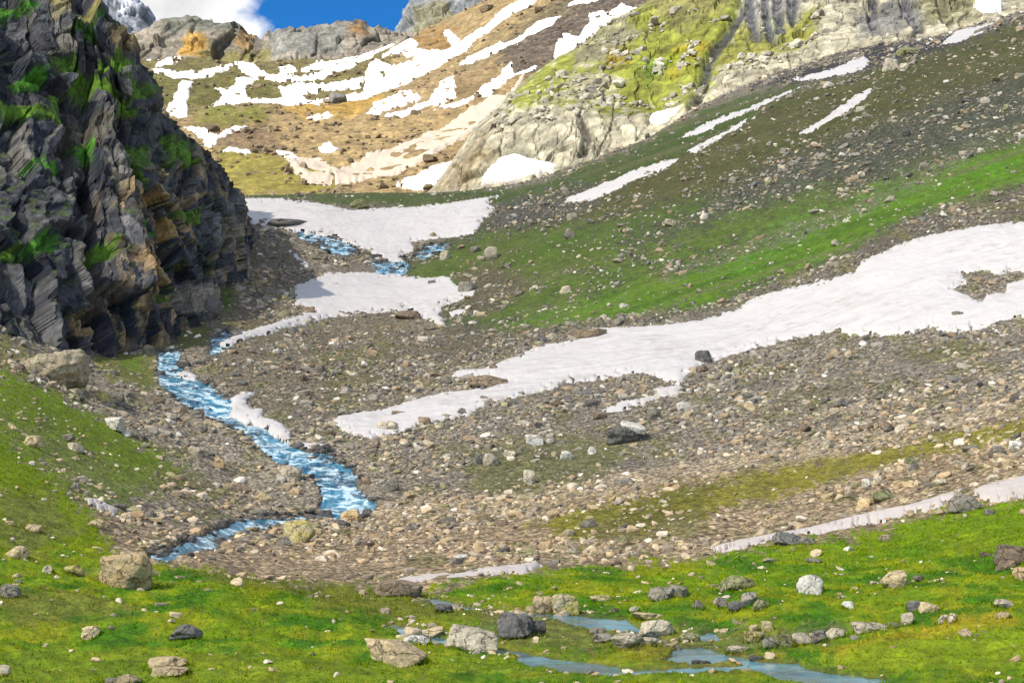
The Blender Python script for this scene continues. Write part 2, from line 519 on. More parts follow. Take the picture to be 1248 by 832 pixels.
# ---- snow and water outlines (photo pixels, turned into places on the sheet)
SNOW = [
    # (polygon, holes, thickness, label)
    ([(398, 515), (420, 506), (470, 498), (500, 489), (545, 478), (590, 476), (616, 466), (580, 464), (548, 461), (560, 451), (590, 449), (620, 436), (660, 421), (700, 413),
      (738, 405), (720, 400), (770, 397), (850, 389), (900, 376), (920, 363), (960, 351), (1010, 340), (1040, 330), (1050, 318), (1080, 305), (1100, 296), (1140, 285), (1190, 277),
      (1248, 270), (1400, 250), (1400, 372), (1248, 386), (1215, 393), (1190, 400), (1165, 405), (1130, 400), (1110, 408), (1085, 412), (1060, 408), (1040, 412), (1020, 405), (985, 412),
      (940, 421), (910, 426), (880, 434), (850, 444), (828, 466), (790, 460), (760, 458), (720, 463), (690, 466), (650, 479), (600, 496), (570, 508), (520, 521), (480, 527), (450, 535), (430, 530)],
     [[(1162, 353), (1180, 346), (1174, 335), (1198, 330), (1214, 335), (1238, 330), (1254, 337), (1226, 344), (1224, 354), (1202, 357), (1196, 367), (1178, 360)]],
     .55, "longest tongue of snow sweeping down the valley side from the grey scree"),
    ([(730, 500), (760, 486), (798, 479), (796, 470), (832, 464), (826, 478), (790, 490), (745, 503)], [], .3, "thin scrap of snow among stones just below the longest snow tongue"),
    ([(865, 667), (900, 656), (960, 648), (1000, 641), (1070, 627), (1120, 617), (1160, 605), (1176, 601), (1165, 619), (1140, 628), (1090, 640), (1040, 648), (1000, 656), (960, 663), (900, 672), (875, 673)],
     [], .3, "narrow grey snow strip with a dark rock on it, between scree and meadow"),
    ([(1185, 609), (1192, 600), (1248, 583), (1400, 545), (1400, 568), (1248, 610), (1215, 616), (1192, 615)], [], .3, "end of a snow strip running off the meadow's edge beyond a grey rock"),
    ([(455, 713), (500, 704), (560, 699), (600, 692), (655, 682), (660, 689), (642, 700), (600, 709), (560, 712), (510, 715), (470, 718)], [], .25, "flat grey snow sliver at the foot of the stony bank above the wet meadow"),
    ([(268, 418), (300, 403), (330, 394), (370, 383), (385, 380), (360, 374), (357, 355), (362, 347), (378, 339), (400, 331), (441, 331), (470, 334), (503, 336), (520, 338), (548, 336), (556, 347),
      (588, 356), (575, 360), (556, 366), (544, 371), (535, 378), (540, 390), (546, 401), (535, 399), (511, 385), (500, 378), (472, 382), (441, 384), (394, 391), (360, 398), (325, 408), (300, 414), (275, 424)],
     [], .6, "wide snow bed above the brown gravel mound, with a thin arm reaching to the stream"),
    ([(298, 240), (340, 241), (380, 246), (430, 256), (470, 252), (520, 250), (570, 244), (614, 237), (596, 249), (606, 255), (588, 270), (582, 282), (559, 287), (531, 290), (500, 297), (510, 305),
      (492, 311), (492, 318), (461, 318), (450, 310), (427, 298), (408, 289), (383, 286), (343, 280), (304, 274), (296, 270)], [], .8, "broad upper snow bed beside the dark cliff with meltwater at its foot"),
    ([(348, 303), (358, 307), (378, 322), (377, 327), (362, 319)], [], .3, "tiny snow streak on brown scree left of the middle meltwater"),
    ([(545, 379), (563, 373), (572, 379), (552, 385)], [], .3, "tiny snow scrap at the right tip of the wide snow bed"),
    ([(686, 249), (692, 240), (720, 230), (755, 215), (790, 201), (826, 193), (815, 203), (790, 213), (770, 222), (745, 235), (715, 245)], [], .6, "leaning snow patch in stones under the sunlit crag's grassy foot"),
    ([(825, 170), (867, 148), (918, 128), (960, 112), (978, 106), (950, 121), (925, 132), (890, 146), (850, 164)], [], .5, "long thin upper snow streak in the gully of the shaded ridge"),
    ([(833, 186), (860, 172), (885, 160), (912, 144), (900, 157), (870, 173), (848, 187)], [], .5, "short lower snow streak beside a darker channel in the shaded ridge gully"),
    ([(966, 165), (1010, 140), (1045, 116), (1066, 106), (1056, 119), (1028, 139), (990, 158)], [], .5, "pointed snow strip lying alone on the olive ridge slope"),
    ([(965, 97), (990, 90), (1010, 85), (1035, 74), (1052, 68), (1061, 74), (1050, 84), (1028, 90), (985, 98)], [], .6, "bluish snow patch on shade-toned scree just below the ridge crest, beside pale boulders"),
    ([(1146, 55), (1165, 38), (1214, 27), (1195, 40), (1170, 51)], [], .6, "bluish snow wedge at the very crest of the shaded ridge"),
    ([(279, 505), (283, 497), (281, 485), (295, 477), (312, 477), (303, 488), (303, 496), (321, 499), (321, 510), (337, 513), (355, 527), (356, 540), (338, 535), (324, 523), (300, 515)], [], .5,
     "jagged snow remnant along the far bank of the blue rapids"),
    ([(351, 539), (370, 538), (400, 542), (400, 549), (370, 547)], [], .4, "small flat snow remnant overhanging the lower rapids"),
    ([(217, 453), (228, 449), (242, 457), (239, 463), (222, 461)], [], .4, "small snow remnant at the top bend of the rapids"),
    ([(100, 611), (118, 611), (147, 624), (138, 632), (112, 622)], [], .3, "small snow scrap at the edge of the left grass slope near the stream"),
    # far, sunlit
    ([(478, 232), (520, 213), (557, 202), (568, 207), (559, 229), (500, 233)], [], 3., "bright triangular snow patch just over the dark rim, left of the crag"),
    ([(405, 214), (430, 205), (468, 191), (511, 172), (541, 155), (572, 139), (600, 126), (622, 116), (638, 99), (630, 114), (622, 124), (594, 147), (572, 167), (531, 193), (506, 205), (476, 215), (440, 221), (410, 224)],
     [], 2.6, "long dusty snow ramp slanting down from the crag onto the brown slope"),
    ([(352, 205), (378, 204), (404, 212), (400, 224), (378, 225), (362, 215)], [], 1.2, "broken dusty snow at the lowest edge of the brown slope"),
    ([(578, 124), (598, 106), (613, 85), (624, 77), (627, 90), (653, 79), (651, 86), (632, 95), (615, 108), (592, 125)], [], 2.5, "forked snow patch in a brown hollow left of the grassy crag"),
    ([(444, 97), (450, 83), (470, 70), (500, 49), (515, 58), (540, 61), (552, 55), (541, 40), (545, 34), (562, 45), (580, 38), (594, 30), (612, 12), (625, 6), (640, -2), (668, -6), (650, 8), (632, 18),
      (609, 33), (585, 46), (562, 67), (540, 80), (526, 88), (496, 106), (468, 114), (446, 119)], [[(458, 78), (478, 70), (508, 70), (500, 78), (470, 82)], [(510, 52), (530, 55), (524, 62), (508, 60)], [(462, 88), (472, 92), (466, 97)]],
     3., "largest sunlit snowfield climbing the far brown slope below the grey peak"),
    ([(254, 134), (270, 119), (258, 106), (276, 116), (285, 108), (288, 97), (299, 93), (315, 97), (303, 105), (299, 113), (302, 120), (336, 122), (345, 116), (338, 112), (362, 106), (400, 104), (430, 99), (443, 97), (440, 106),
      (400, 112), (366, 114), (375, 119), (420, 117), (447, 114), (446, 119), (400, 126), (352, 129), (310, 127), (286, 132), (265, 135)], [], 2.6, "branching snow band with a forked left end across the far slope"),
    ([(320, 98), (335, 92), (355, 94), (372, 96), (390, 92), (402, 89), (445, 67), (470, 57), (492, 46), (470, 63), (445, 76), (420, 91), (400, 97), (365, 101), (340, 102)], [], 2.4, "thin snow ribbon rising across the far slope toward the blue sky"),
    ([(366, 85), (385, 77), (410, 75), (436, 70), (418, 79), (394, 86), (374, 91)], [], 2.0, "small snow bar above the thin ribbon, under the rocky skyline"),
    ([(417, 70), (430, 57), (446, 55), (440, 66)], [], 2.0, "small snow wedge right below the orange end of the rocky skyline"),
    ([(286, 79), (304, 76), (317, 83), (329, 92), (311, 94), (296, 86)], [], 2.2, "slanting snow patch below the notch in the rocky skyline"),
    ([(185, 87), (210, 89), (243, 91), (266, 83), (284, 79), (272, 87), (251, 95), (236, 98), (205, 95)], [], 2.2, "wavy snow band below the orange rock on the far slope"),
    ([(190, 84), (218, 70), (232, 64), (234, 69), (210, 81)], [], 2.2, "slim rising snow bar close under the orange rock"),
    ([(164, 72), (185, 63), (199, 75), (175, 79)], [], 2.2, "snow patch on the far slope touching the dark cliff's upper edge"),
    ([(199, 142), (218, 113), (222, 102), (235, 103), (228, 128), (228, 144)], [], 2.4, "upright snow chute beside the dark cliff on the far slope"),
    ([(222, 157), (241, 161), (266, 169), (286, 156), (302, 154), (291, 161), (268, 171), (256, 182), (243, 172)], [], 2.4, "v shaped snow patch emerging behind the dark cliff"),
    ([(266, 189), (281, 187), (305, 198), (296, 201), (271, 195)], [], 2.0, "small oval snow patch on the far yellow grass beside the cliff"),
    ([(336, 191), (352, 192), (366, 204), (347, 199)], [], 1.8, "short snow dash beside a small dark boulder on the far slope"),
    ([(388, 181), (400, 174), (414, 186), (405, 195), (393, 195)], [], 2.0, "squarish snow spot alone on the brown far slope"),
    ([(446, 138), (463, 128), (501, 119), (512, 121), (486, 131), (456, 142)], [], 2.2, "curved snow fleck at the head of the brown slope"),
    ([(467, 141), (521, 126), (541, 103), (552, 98), (556, 106), (555, 121), (541, 131), (521, 131), (481, 142)], [], 2.2, "snow patch with an upright prong at the head of the brown slope"),
    ([(531, 136), (577, 127), (556, 136)], [], 1.5, "thin snow dash right of the prong shaped patch"),
    ([(560, 85), (575, 70), (610, 51), (614, 54), (600, 63), (626, 52), (655, 32), (686, 25), (675, 38), (635, 59), (590, 76)], [], 2.4, "long parallel snow streak right of the largest sunlit snowfield"),
    ([(675, 77), (677, 60), (690, 48), (703, 53), (718, 36), (719, 26), (733, 16), (740, 24), (757, 7), (775, 11), (762, 23), (733, 41), (705, 58), (690, 75)], [], 2.6, "ragged bluish snow chute along the upper edge of the grassy crag"),
    ([(693, 15), (704, 6), (733, -2), (748, -6), (728, 7), (706, 11)], [], 2.0, "short snow dash at the top of the dark brown far slope"),
    ([(340, 83), (356, 82), (362, 87), (346, 89)], [], 1.6, "snow dot below the right half of the rocky skyline"),
    ([(376, 143), (400, 138), (405, 141), (384, 147)], [], 1.6, "thin snow dash under the dark boulder on the yellow slope"),
]
RAPIDS = [
    [(193, 433), (217, 431), (217, 443), (229, 461), (251, 466), (264, 480), (281, 489), (281, 503), (304, 515), (332, 526), (345, 540), (370, 550), (401, 552), (407, 561), (429, 571), (437, 583), (437, 599), (458, 616), (446, 624),
     (414, 623), (389, 617), (394, 603), (386, 586), (364, 574), (339, 558), (311, 536), (289, 524), (273, 511), (254, 505), (229, 492), (211, 483), (198, 471), (192, 452)],
    [(257, 428), (261, 414), (273, 408), (289, 404), (297, 409), (279, 421), (267, 428)],
    [(182, 676), (205, 672), (222, 664), (240, 655), (255, 645), (293, 637), (336, 633), (400, 624), (445, 616), (440, 627), (400, 631), (340, 638), (300, 643), (280, 651), (273, 664), (258, 671), (236, 672), (200, 684), (184, 683)],
    [(352, 276), (385, 287), (397, 289), (431, 301), (433, 309), (415, 309), (395, 303), (375, 292)],
    [(456, 317), (492, 317), (497, 329), (484, 336), (461, 332)],
    [(507, 309), (525, 300), (545, 296), (540, 301), (518, 312)],
]
POOLS = [
    [(508, 730), (524, 731), (553, 736), (553, 740), (523, 738)],
    [(655, 750), (720, 753), (762, 755), (778, 762), (760, 763), (700, 759)],
    [(814, 801), (823, 788), (852, 784), (878, 792), (890, 804), (850, 805)],
    [(622, 790), (660, 797), (720, 802), (772, 811), (752, 815), (700, 810), (640, 803)],
    [(920, 815), (930, 807), (972, 809), (982, 817), (1010, 822), (1085, 830), (1040, 838), (980, 833), (940, 825)],
    [(545, 737), (600, 744), (660, 750), (662, 753), (598, 748), (543, 740)],
    [(772, 759), (800, 768), (826, 780), (830, 788), (800, 774), (770, 763)],
    [(505, 774), (560, 782), (625, 789), (626, 793), (556, 786), (503, 777)],
    [(768, 810), (850, 811), (925, 811), (925, 815), (850, 815), (770, 814)],
    [(878, 796), (905, 801), (930, 808), (926, 812), (900, 806), (876, 801)],
    [(466, 769), (500, 766), (512, 772), (490, 777)],
    [(840, 768), (872, 766), (876, 772), (850, 775)],
]
front = TD < 470
UN = TU + 5 * fbm(np.stack([TU / 14, TV / 7, 0 * TU], -1), 3, 61)
VN = TV + 2.2 * fbm(np.stack([TU / 14, TV / 7, 0 * TU + 9], -1), 3, 67)
carve = np.zeros_like(TU)
rap_sd = np.full(TU.shape, -1e3)
for pl in RAPIDS:
    rap_sd = np.maximum(rap_sd, sdf(pl, UN, VN, 30) - 1.8)
rap_sd[~front] = -1e3
pool_sd = np.full(TU.shape, -1e3)
for pl in POOLS:
    pool_sd = np.maximum(pool_sd, -.2 + sdf(pl, TU + 1.2 * (UN - TU), TV + .7 * (VN - TV), 30))
pool_sd[~front] = -1e3
carve = -1.0 * sstep(-6, 2, rap_sd) - .20 * sstep(-3.5, 1, pool_sd)
damp = 1 - sstep(-26, -2, np.maximum(pool_sd, -29))       # calm ground beside pools
TP = TP0.copy()
TP[..., 2] = TBZ + small * (.35 + .65 * damp) + carve

# ---- colours of the sheet
col = np.zeros(TU.shape + (3,))
grv = np.ones(TU.shape)
grs = np.zeros(TU.shape)
nz1 = fbm(np.stack([TU / 40, TV / 14, 0 * TU], -1), 4, 71)
nz2 = fbm(np.stack([TU / 12, TV / 5, 0 * TU], -1), 4, 73)
nz3 = fbm(np.stack([TU / 110, TV / 45, 0 * TU], -1), 3, 79)


def paint(poly, color, soft=8, namp=8, strength=1.0, gravel=None, grass=None, where=None, warp=1.0):
    sd = sdf(poly, TU + warp * 2 * (UN - TU), TV + warp * 2 * (VN - TV), soft + namp * 2 + 6) + namp * nz2 + namp * .7 * nz1
    w = sstep(-soft, soft, sd) * strength
    if where is not None:
        w = w * where
    col[:] = col * (1 - w[..., None]) + np.array(color) * w[..., None]
    if gravel is not None:
        grv[:] = grv * (1 - w) + gravel * w
    if grass is not None:
        grs[:] = grs * (1 - w) + grass * w


col[:] = (.235, .205, .16)
fr = front.astype(float)
ff = 1 - fr
BIG = 3000
# near bands
paint([(-900, 560), (300, 560), (430, 620), (600, 600), (800, 580), (1000, 550), (1248, 500), (2200, 300), (2200, 700), (-900, 760)], (.34, .26, .165), 14, 8, 1, where=fr)
paint([(150, 420), (320, 420), (450, 470), (470, 620), (320, 660), (150, 640), (60, 540)], (.30, .26, .20), 16, 10, 1, where=fr)
paint([(240, 420), (380, 390), (480, 380), (560, 420), (620, 440), (540, 480), (400, 520), (330, 520), (260, 470)], (.205, .175, .125), 14, 10, 1, where=fr)
paint([(300, 290), (360, 310), (370, 370), (300, 410), (250, 400), (280, 340)], (.20, .165, .11), 10, 8, 1, where=fr)
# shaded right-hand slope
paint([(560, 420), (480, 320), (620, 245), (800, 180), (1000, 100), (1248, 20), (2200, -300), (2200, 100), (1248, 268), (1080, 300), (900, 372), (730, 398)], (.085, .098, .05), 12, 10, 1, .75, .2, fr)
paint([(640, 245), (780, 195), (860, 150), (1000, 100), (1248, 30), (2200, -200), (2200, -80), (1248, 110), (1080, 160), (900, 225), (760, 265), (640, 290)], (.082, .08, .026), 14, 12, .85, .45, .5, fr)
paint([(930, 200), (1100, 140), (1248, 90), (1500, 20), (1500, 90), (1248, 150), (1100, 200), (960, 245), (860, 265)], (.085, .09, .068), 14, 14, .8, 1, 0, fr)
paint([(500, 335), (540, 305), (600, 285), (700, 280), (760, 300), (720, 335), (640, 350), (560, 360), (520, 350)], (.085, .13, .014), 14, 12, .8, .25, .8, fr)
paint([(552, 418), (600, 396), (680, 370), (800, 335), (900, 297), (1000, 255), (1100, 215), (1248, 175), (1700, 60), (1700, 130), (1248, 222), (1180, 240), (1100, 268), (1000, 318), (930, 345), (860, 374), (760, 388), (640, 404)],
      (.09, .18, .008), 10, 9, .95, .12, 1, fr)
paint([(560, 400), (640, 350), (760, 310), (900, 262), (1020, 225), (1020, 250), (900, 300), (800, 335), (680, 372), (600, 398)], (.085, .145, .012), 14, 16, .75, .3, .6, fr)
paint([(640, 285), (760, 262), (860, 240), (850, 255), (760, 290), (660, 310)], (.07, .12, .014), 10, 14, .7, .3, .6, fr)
paint([(900, 300), (1000, 260), (1110, 225), (1240, 190), (1240, 205), (1110, 240), (1000, 280), (900, 330)], (.07, .20, .006), 12, 12, .7, .08, 1, fr)
paint([(800, 330), (880, 305), (950, 280), (1040, 250), (1130, 205), (1248, 150), (1248, 160), (1130, 222), (1040, 264), (940, 300), (870, 325), (810, 345)], (.15, .15, .095), 5, 8, .65, .8, .2, fr, 1.5)
paint([(700, 395), (860, 376), (940, 348), (1010, 320), (1100, 272), (1248, 228), (1500, 170), (1500, 215), (1248, 268), (1090, 300), (1040, 325), (900, 372), (760, 396)], (.15, .13, .10), 6, 5, .9, .9, 0, fr)
paint([(520, 420), (560, 395), (640, 400), (700, 400), (640, 425), (560, 445)], (.14, .12, .085), 8, 8, .9, .9, 0, fr)
paint([(560, 330), (600, 320), (650, 345), (600, 380), (560, 380)], (.13, .105, .07), 8, 8, .8, .9, 0, fr)
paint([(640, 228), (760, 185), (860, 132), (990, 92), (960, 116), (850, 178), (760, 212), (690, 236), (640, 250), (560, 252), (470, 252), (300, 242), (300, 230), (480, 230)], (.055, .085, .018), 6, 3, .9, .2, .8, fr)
paint([(915, 104), (1000, 73), (1050, 60), (1150, 44), (1240, 20), (1240, 26), (1150, 60), (1060, 85), (980, 100), (930, 106)], (.055, .055, .06), 5, 3, .95, 1, 0, fr)  # gully scree, its shade painted in as a dark band
paint([(600, 250), (700, 225), (760, 225), (700, 262), (640, 275), (600, 275)], (.10, .10, .09), 8, 8, .8, 1, 0, fr)
st = fbm(np.stack([(TU + TV * 2.2) / 60, (TV + TU * .34) / 7, 0 * TU], -1), 4, 87)
stw = fr * sstep(150, 230, TD) * sstep(480, 620, TU) * grs
k_ = sstep(.05, .5, st) * stw * .65
col[:] = col * (1 - k_[..., None]) + np.array((.125, .125, .06)) * k_[..., None]
k_ = sstep(.0, .5, -st) * stw * .5
col[:] = col * (1 - k_[..., None]) + np.array((.04, .085, .010)) * k_[..., None]
# moss and thin turf on the moraine
paint([(640, 642), (760, 611), (880, 586), (960, 564), (1060, 546), (1140, 528), (1248, 507), (1500, 450), (1500, 480), (1248, 532), (1100, 560), (980, 592), (900, 612), (800, 640), (700, 656)], (.20, .19, .012), 8, 12, .9, .45, .55, fr)
paint([(560, 548), (700, 528), (790, 540), (700, 602), (600, 612), (575, 580)], (.115, .125, .03), 16, 18, .7, .6, .4, fr)
paint([(800, 600), (870, 590), (860, 640), (800, 660), (700, 672), (700, 650)], (.12, .12, .02), 12, 14, .7, .6, .4, fr)
paint([(380, 440), (460, 430), (480, 470), (400, 480)], (.13, .125, .04), 12, 14, .6, .6, .2, fr)
paint([(1090, 430), (1160, 412), (1200, 420), (1130, 445)], (.12, .125, .03), 8, 10, .7, .6, .3, fr)
paint([(900, 500), (1000, 470), (1050, 470), (960, 510)], (.13, .125, .04), 10, 14, .5, .6, .3, fr)
paint([(450, 612), (560, 610), (700, 590), (850, 560), (1000, 530), (1248, 485), (1248, 500), (1000, 552), (850, 580), (700, 606), (560, 625), (450, 628)], (.45, .37, .25), 8, 6, .8, 1, 0, fr)
tint = sstep(.08, .5, fbm(np.stack([TU / 55, TV / 20, 0 * TU + 2], -1), 4, 99)) * fr * grv * sstep(520, 400, TU * 0 + TD * 1.6) * .6
col[:] = col * (1 - tint[..., None]) + np.array((.165, .165, .055)) * tint[..., None]
# left banks
paint([(-900, 250), (0, 452), (40, 468), (80, 488), (130, 513), (180, 549), (232, 578), (215, 586), (150, 572), (100, 545), (60, 520), (30, 510), (0, 506), (-900, 420)], (.15, .24, .005), 9, 13, 1, .08, 1, fr)
paint([(-900, 400), (0, 410), (60, 440), (110, 470), (90, 485), (0, 455), (-900, 300)], (.19, .185, .05), 10, 14, .85, .6, .4, fr)
paint([(-900, 440), (0, 520), (40, 560), (80, 600), (112, 640), (135, 665), (150, 700), (100, 710), (0, 730), (-900, 760)], (.17, .245, .005), 10, 13, 1, .12, 1, fr)
paint([(-300, 450), (0, 470), (120, 520), (210, 570), (260, 600), (160, 600), (60, 540), (-300, 500)], (.20, .19, .06), 16, 22, .6, .6, .4, fr)
paint([(-300, 440), (0, 470), (140, 518), (240, 582), (170, 606), (135, 640), (60, 590), (0, 556), (-300, 520)], (.125, .20, .008), 14, 22, .7, .25, .8, fr)
paint([(0, 600), (60, 610), (90, 650), (40, 680), (0, 670)], (.17, .175, .045), 12, 14, .7, .5, .5, fr)
paint([(108, 434), (160, 428), (187, 440), (197, 470), (182, 479), (140, 467), (115, 452)], (.125, .14, .025), 7, 6, .9, .2, .7, fr)
paint([(150, 440), (172, 438), (175, 450), (155, 452)], (.10, .18, .012), 5, 4, .8, .1, .8, fr)
paint([(172, 405), (250, 388), (266, 414), (240, 426), (200, 427)], (.12, .14, .03), 7, 7, .9, .35, .6, fr)
paint([(243, 343), (282, 350), (286, 378), (255, 372)], (.09, .15, .012), 5, 5, .9, .15, .8, fr)
paint([(190, 570), (300, 590), (330, 605), (250, 612), (180, 600)], (.17, .16, .06), 10, 12, .6, .7, .3, fr)
# meadow
paint([(-900, 690), (0, 690), (120, 705), (200, 692), (262, 700), (330, 708), (450, 724), (520, 722), (600, 708), (660, 696), (760, 690), (860, 681), (960, 668), (1060, 654), (1190, 620), (1248, 613), (2200, 420), (2200, BIG + 400), (-900, BIG + 400)],
      (.14, .225, .004), 7, 11, 1, .04, 1, fr)
mw = fr * sstep(640, 700, TV)
nzw = fbm(np.stack([TU / 95, TV / 13, 0 * TU + 5], -1), 4, 89)
pat = sstep(.0, .45, nzw + .35 * nz3) * grs * mw
col[:] = col * (1 - .8 * pat[..., None]) + np.array((.035, .14, .003)) * .8 * pat[..., None]
pat = sstep(.0, .45, -nzw + .3 * nz2) * grs * mw
col[:] = col * (1 - .7 * pat[..., None]) + np.array((.25, .265, .006)) * .7 * pat[..., None]
paint([(1000, 800), (1080, 780), (1160, 765), (1240, 760), (1248, 775), (1180, 785), (1100, 795), (1030, 812)], (.32, .26, .012), 7, 8, .9, .02, 1, fr)
paint([(980, 815), (1060, 795), (1180, 775), (1300, 770), (1300, 815), (1150, 825), (1040, 825)], (.20, .275, .008), 8, 9, .8, .02, 1, fr)
paint([(0, 800), (300, 800), (700, 812), (900, 815), (900, 830), (0, 834)], (.16, .215, .010), 6, 6, .7, .02, 1, fr)
paint([(720, 790), (800, 785), (960, 800), (900, 818), (780, 806)], (.20, .185, .012), 6, 8, .8, .1, 1, fr)
paint([(0, 735), (70, 730), (140, 740), (160, 760), (60, 770), (0, 765)], (.15, .155, .03), 8, 12, .7, .3, .8, fr)
paint([(380, 730), (520, 735), (600, 745), (600, 762), (470, 762), (380, 755)], (.135, .14, .02), 8, 9, .75, .15, .8, fr)
paint([(240, 700), (420, 715), (450, 726), (400, 735), (260, 722)], (.15, .15, .02), 8, 10, .7, .4, .6, fr)
paint([(590, 742), (700, 750), (860, 770), (880, 790), (760, 790), (640, 785), (580, 770)], (.15, .145, .045), 8, 12, .7, .5, .5, fr)
paint([(860, 770), (940, 768), (1040, 768), (1000, 790), (900, 795)], (.15, .15, .07), 6, 9, .6, .5, .5, fr)
# far slopes
paint([(-900, -500), (2200, -700), (2200, 400), (-900, 400)], (.215, .155, .075), 5, 0, 1, .35, 0, ff, 0)
paint([(-900, 0), (480, 0), (480, 118), (330, 130), (-900, 150)], (.10, .088, .03), 10, 8, .9, .4, .2, ff)
paint([(170, 90), (330, 92), (330, 120), (250, 140), (170, 140)], (.085, .082, .018), 8, 8, .7, .3, .4, ff)
paint([(240, 140), (330, 132), (320, 150), (240, 165)], (.11, .115, .014), 6, 8, .8, .2, .5, ff)
paint([(260, 185), (330, 195), (420, 220), (420, 240), (260, 240)], (.165, .145, .024), 8, 8, .85, .2, .5, ff)
paint([(330, 128), (450, 120), (480, 125), (430, 145), (370, 145)], (.29, .18, .035), 7, 8, .8, .2, .1, ff)
paint([(340, 150), (520, 140), (560, 140), (480, 190), (420, 210), (340, 195)], (.25, .18, .082), 10, 8, .8, .3, 0, ff)
paint([(240, 160), (330, 155), (350, 185), (280, 190)], (.125, .085, .05), 9, 8, .8, .4, 0, ff)
paint([(600, 70), (700, 0), (800, -40), (800, 60), (700, 80), (640, 100)], (.075, .06, .05), 10, 8, .9, .7, 0, ff)
paint([(560, 80), (680, 0), (800, -60), (740, 0), (640, 50), (575, 88)], (.10, .085, .045), 8, 6, .7, .5, .1, ff)
paint([(480, 60), (520, 40), (560, 30), (545, 60)], (.20, .115, .035), 5, 6, .8, .3, 0, ff)
paint([(540, 110), (610, 90), (590, 125), (545, 130)], (.14, .095, .042), 6, 6, .8, .3, 0, ff)
# wet stream bed, dark at the water's edge
wet = sstep(-9, -1, rap_sd) * fr
col[:] = col * (1 - .8 * wet[..., None]) + np.array((.055, .058, .062)) * .8 * wet[..., None]
grs[:] *= 1 - sstep(-5, 0, np.maximum(rap_sd, pool_sd * 1.5))
wetp = sstep(-4, -.5, pool_sd) * fr
col[:] = col * (1 - .7 * wetp[..., None]) + np.array((.10, .085, .045)) * .7 * wetp[..., None]
col[:] *= (1 + .16 * nz1 + .12 * nz2)[..., None].clip(.6, 1.5)

nr, nc = TU.shape
rowsplit = int(sum(CNT[:10]))                 # just behind the crest
allf = grid_faces(nr, nc)
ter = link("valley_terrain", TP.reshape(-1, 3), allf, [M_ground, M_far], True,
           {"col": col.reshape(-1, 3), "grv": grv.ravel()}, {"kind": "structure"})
mi = np.zeros(len(allf), np.int32)
mi.reshape(nr - 1, nc - 1)[rowsplit + 6:] = 1
ter.data.polygons.foreach_set("material_index", mi)
TPU, TPV = proj(TP)


# ------------------------------------------------------------------ other big rock bodies
def body(name, feats, u0, u1, step, counts, smooth, mat, colour_fn, disp_fn, props, shade_smooth=True):
    cs = np.arange(u0, u1 + step, step)
    U, V, D = loft(feats, cs, counts, smooth, 1.0)
    P = unproj(U, V, D)
    du = np.gradient(P, axis=1)
    dv = np.gradient(P, axis=0)
    n = np.cross(du, dv)
    n /= np.linalg.norm(n, axis=-1)[..., None] + 1e-9
    n *= np.where((n * P).sum(-1) > 0, -1, 1)[..., None]   # outwards, towards the valley
    if name != "cliff_mountain":
        for _ in range(14):
            n[1:-1] = (n[:-2] + n[1:-1] + n[2:]) / 3
            n[:, 1:-1] = (n[:, :-2] + n[:, 1:-1] + n[:, 2:]) / 3
        n /= np.linalg.norm(n, axis=-1)[..., None] + 1e-9
    P2 = disp_fn(P, n, U, V)
    c, g = colour_fn(P, U, V, P2)
    o = link(name, P2.reshape(-1, 3), grid_faces(*U.shape), mat, shade_smooth, {"col": c.reshape(-1, 3), "grv": g.ravel()}, props)
    return U, V, P2, o


def blend(c, U, V, poly, color, soft, namp, nz, strength=1.):
    w = sstep(-soft, soft, sdf(poly, U, V, soft + 2 * namp + 6) + namp * nz) * strength
    return c * (1 - w[..., None]) + np.array(color) * w[..., None]


# --- dark cliff on the left, part of a mountain that goes on above and left of the view
cb = [(-700, 330, 150), (-300, 380, 172), (0, 398, 188), (60, 414, 198), (100, 440, 207), (130, 432, 214), (160, 418, 224), (190, 405, 235), (215, 400, 245), (250, 388, 262), (270, 356, 285), (290, 325, 320), (306, 297, 352), (312, 280, 366)]
ct = [(-700, -700, 250), (-300, -380, 300), (0, -150, 300), (80, -42, 296), (112, 0, 292), (130, 20, 288), (148, 40, 284), (158, 55, 282), (163, 72, 282), (175, 85, 284), (185, 100, 286), (190, 112, 288), (193, 130, 290), (200, 147, 292),
      (215, 156, 296), (235, 172, 302), (255, 190, 312), (272, 206, 326), (285, 229, 340), (293, 250, 350), (300, 264, 358), (306, 280, 364), (312, 292, 370)]
cbi = lambda u, k: float(np.interp(u, [q[0] for q in cb], [q[k] for q in cb]))
us = sorted({q[0] for q in cb + ct})
cti = lambda u, k: float(np.interp(u, [q[0] for q in ct], [q[k] for q in ct]))
mix = lambda u, t, s: (u, cbi(u, 1) * (1 - t) + cti(u, 1) * t, cbi(u, 2) * (1 - s) + cti(u, 2) * s)
cliff_feats = [[(u, cbi(u, 1) + 25, cbi(u, 2) - 3) for u in us], [mix(u, .0, .0) for u in us], [mix(u, .33, .22) for u in us], [mix(u, .4, .36) for u in us], [mix(u, .66, .55) for u in us], [mix(u, .72, .68) for u in us], [mix(u, .93, .84) for u in us],
               [mix(u, 1, 1) for u in us],
               [(u, cti(u, 1) + 22, cti(u, 2) + 30) for u in us], [(u, cti(u, 1) + 150, cti(u, 2) + 70) for u in us], [(u, 420, cti(u, 2) + 110) for u in us]]
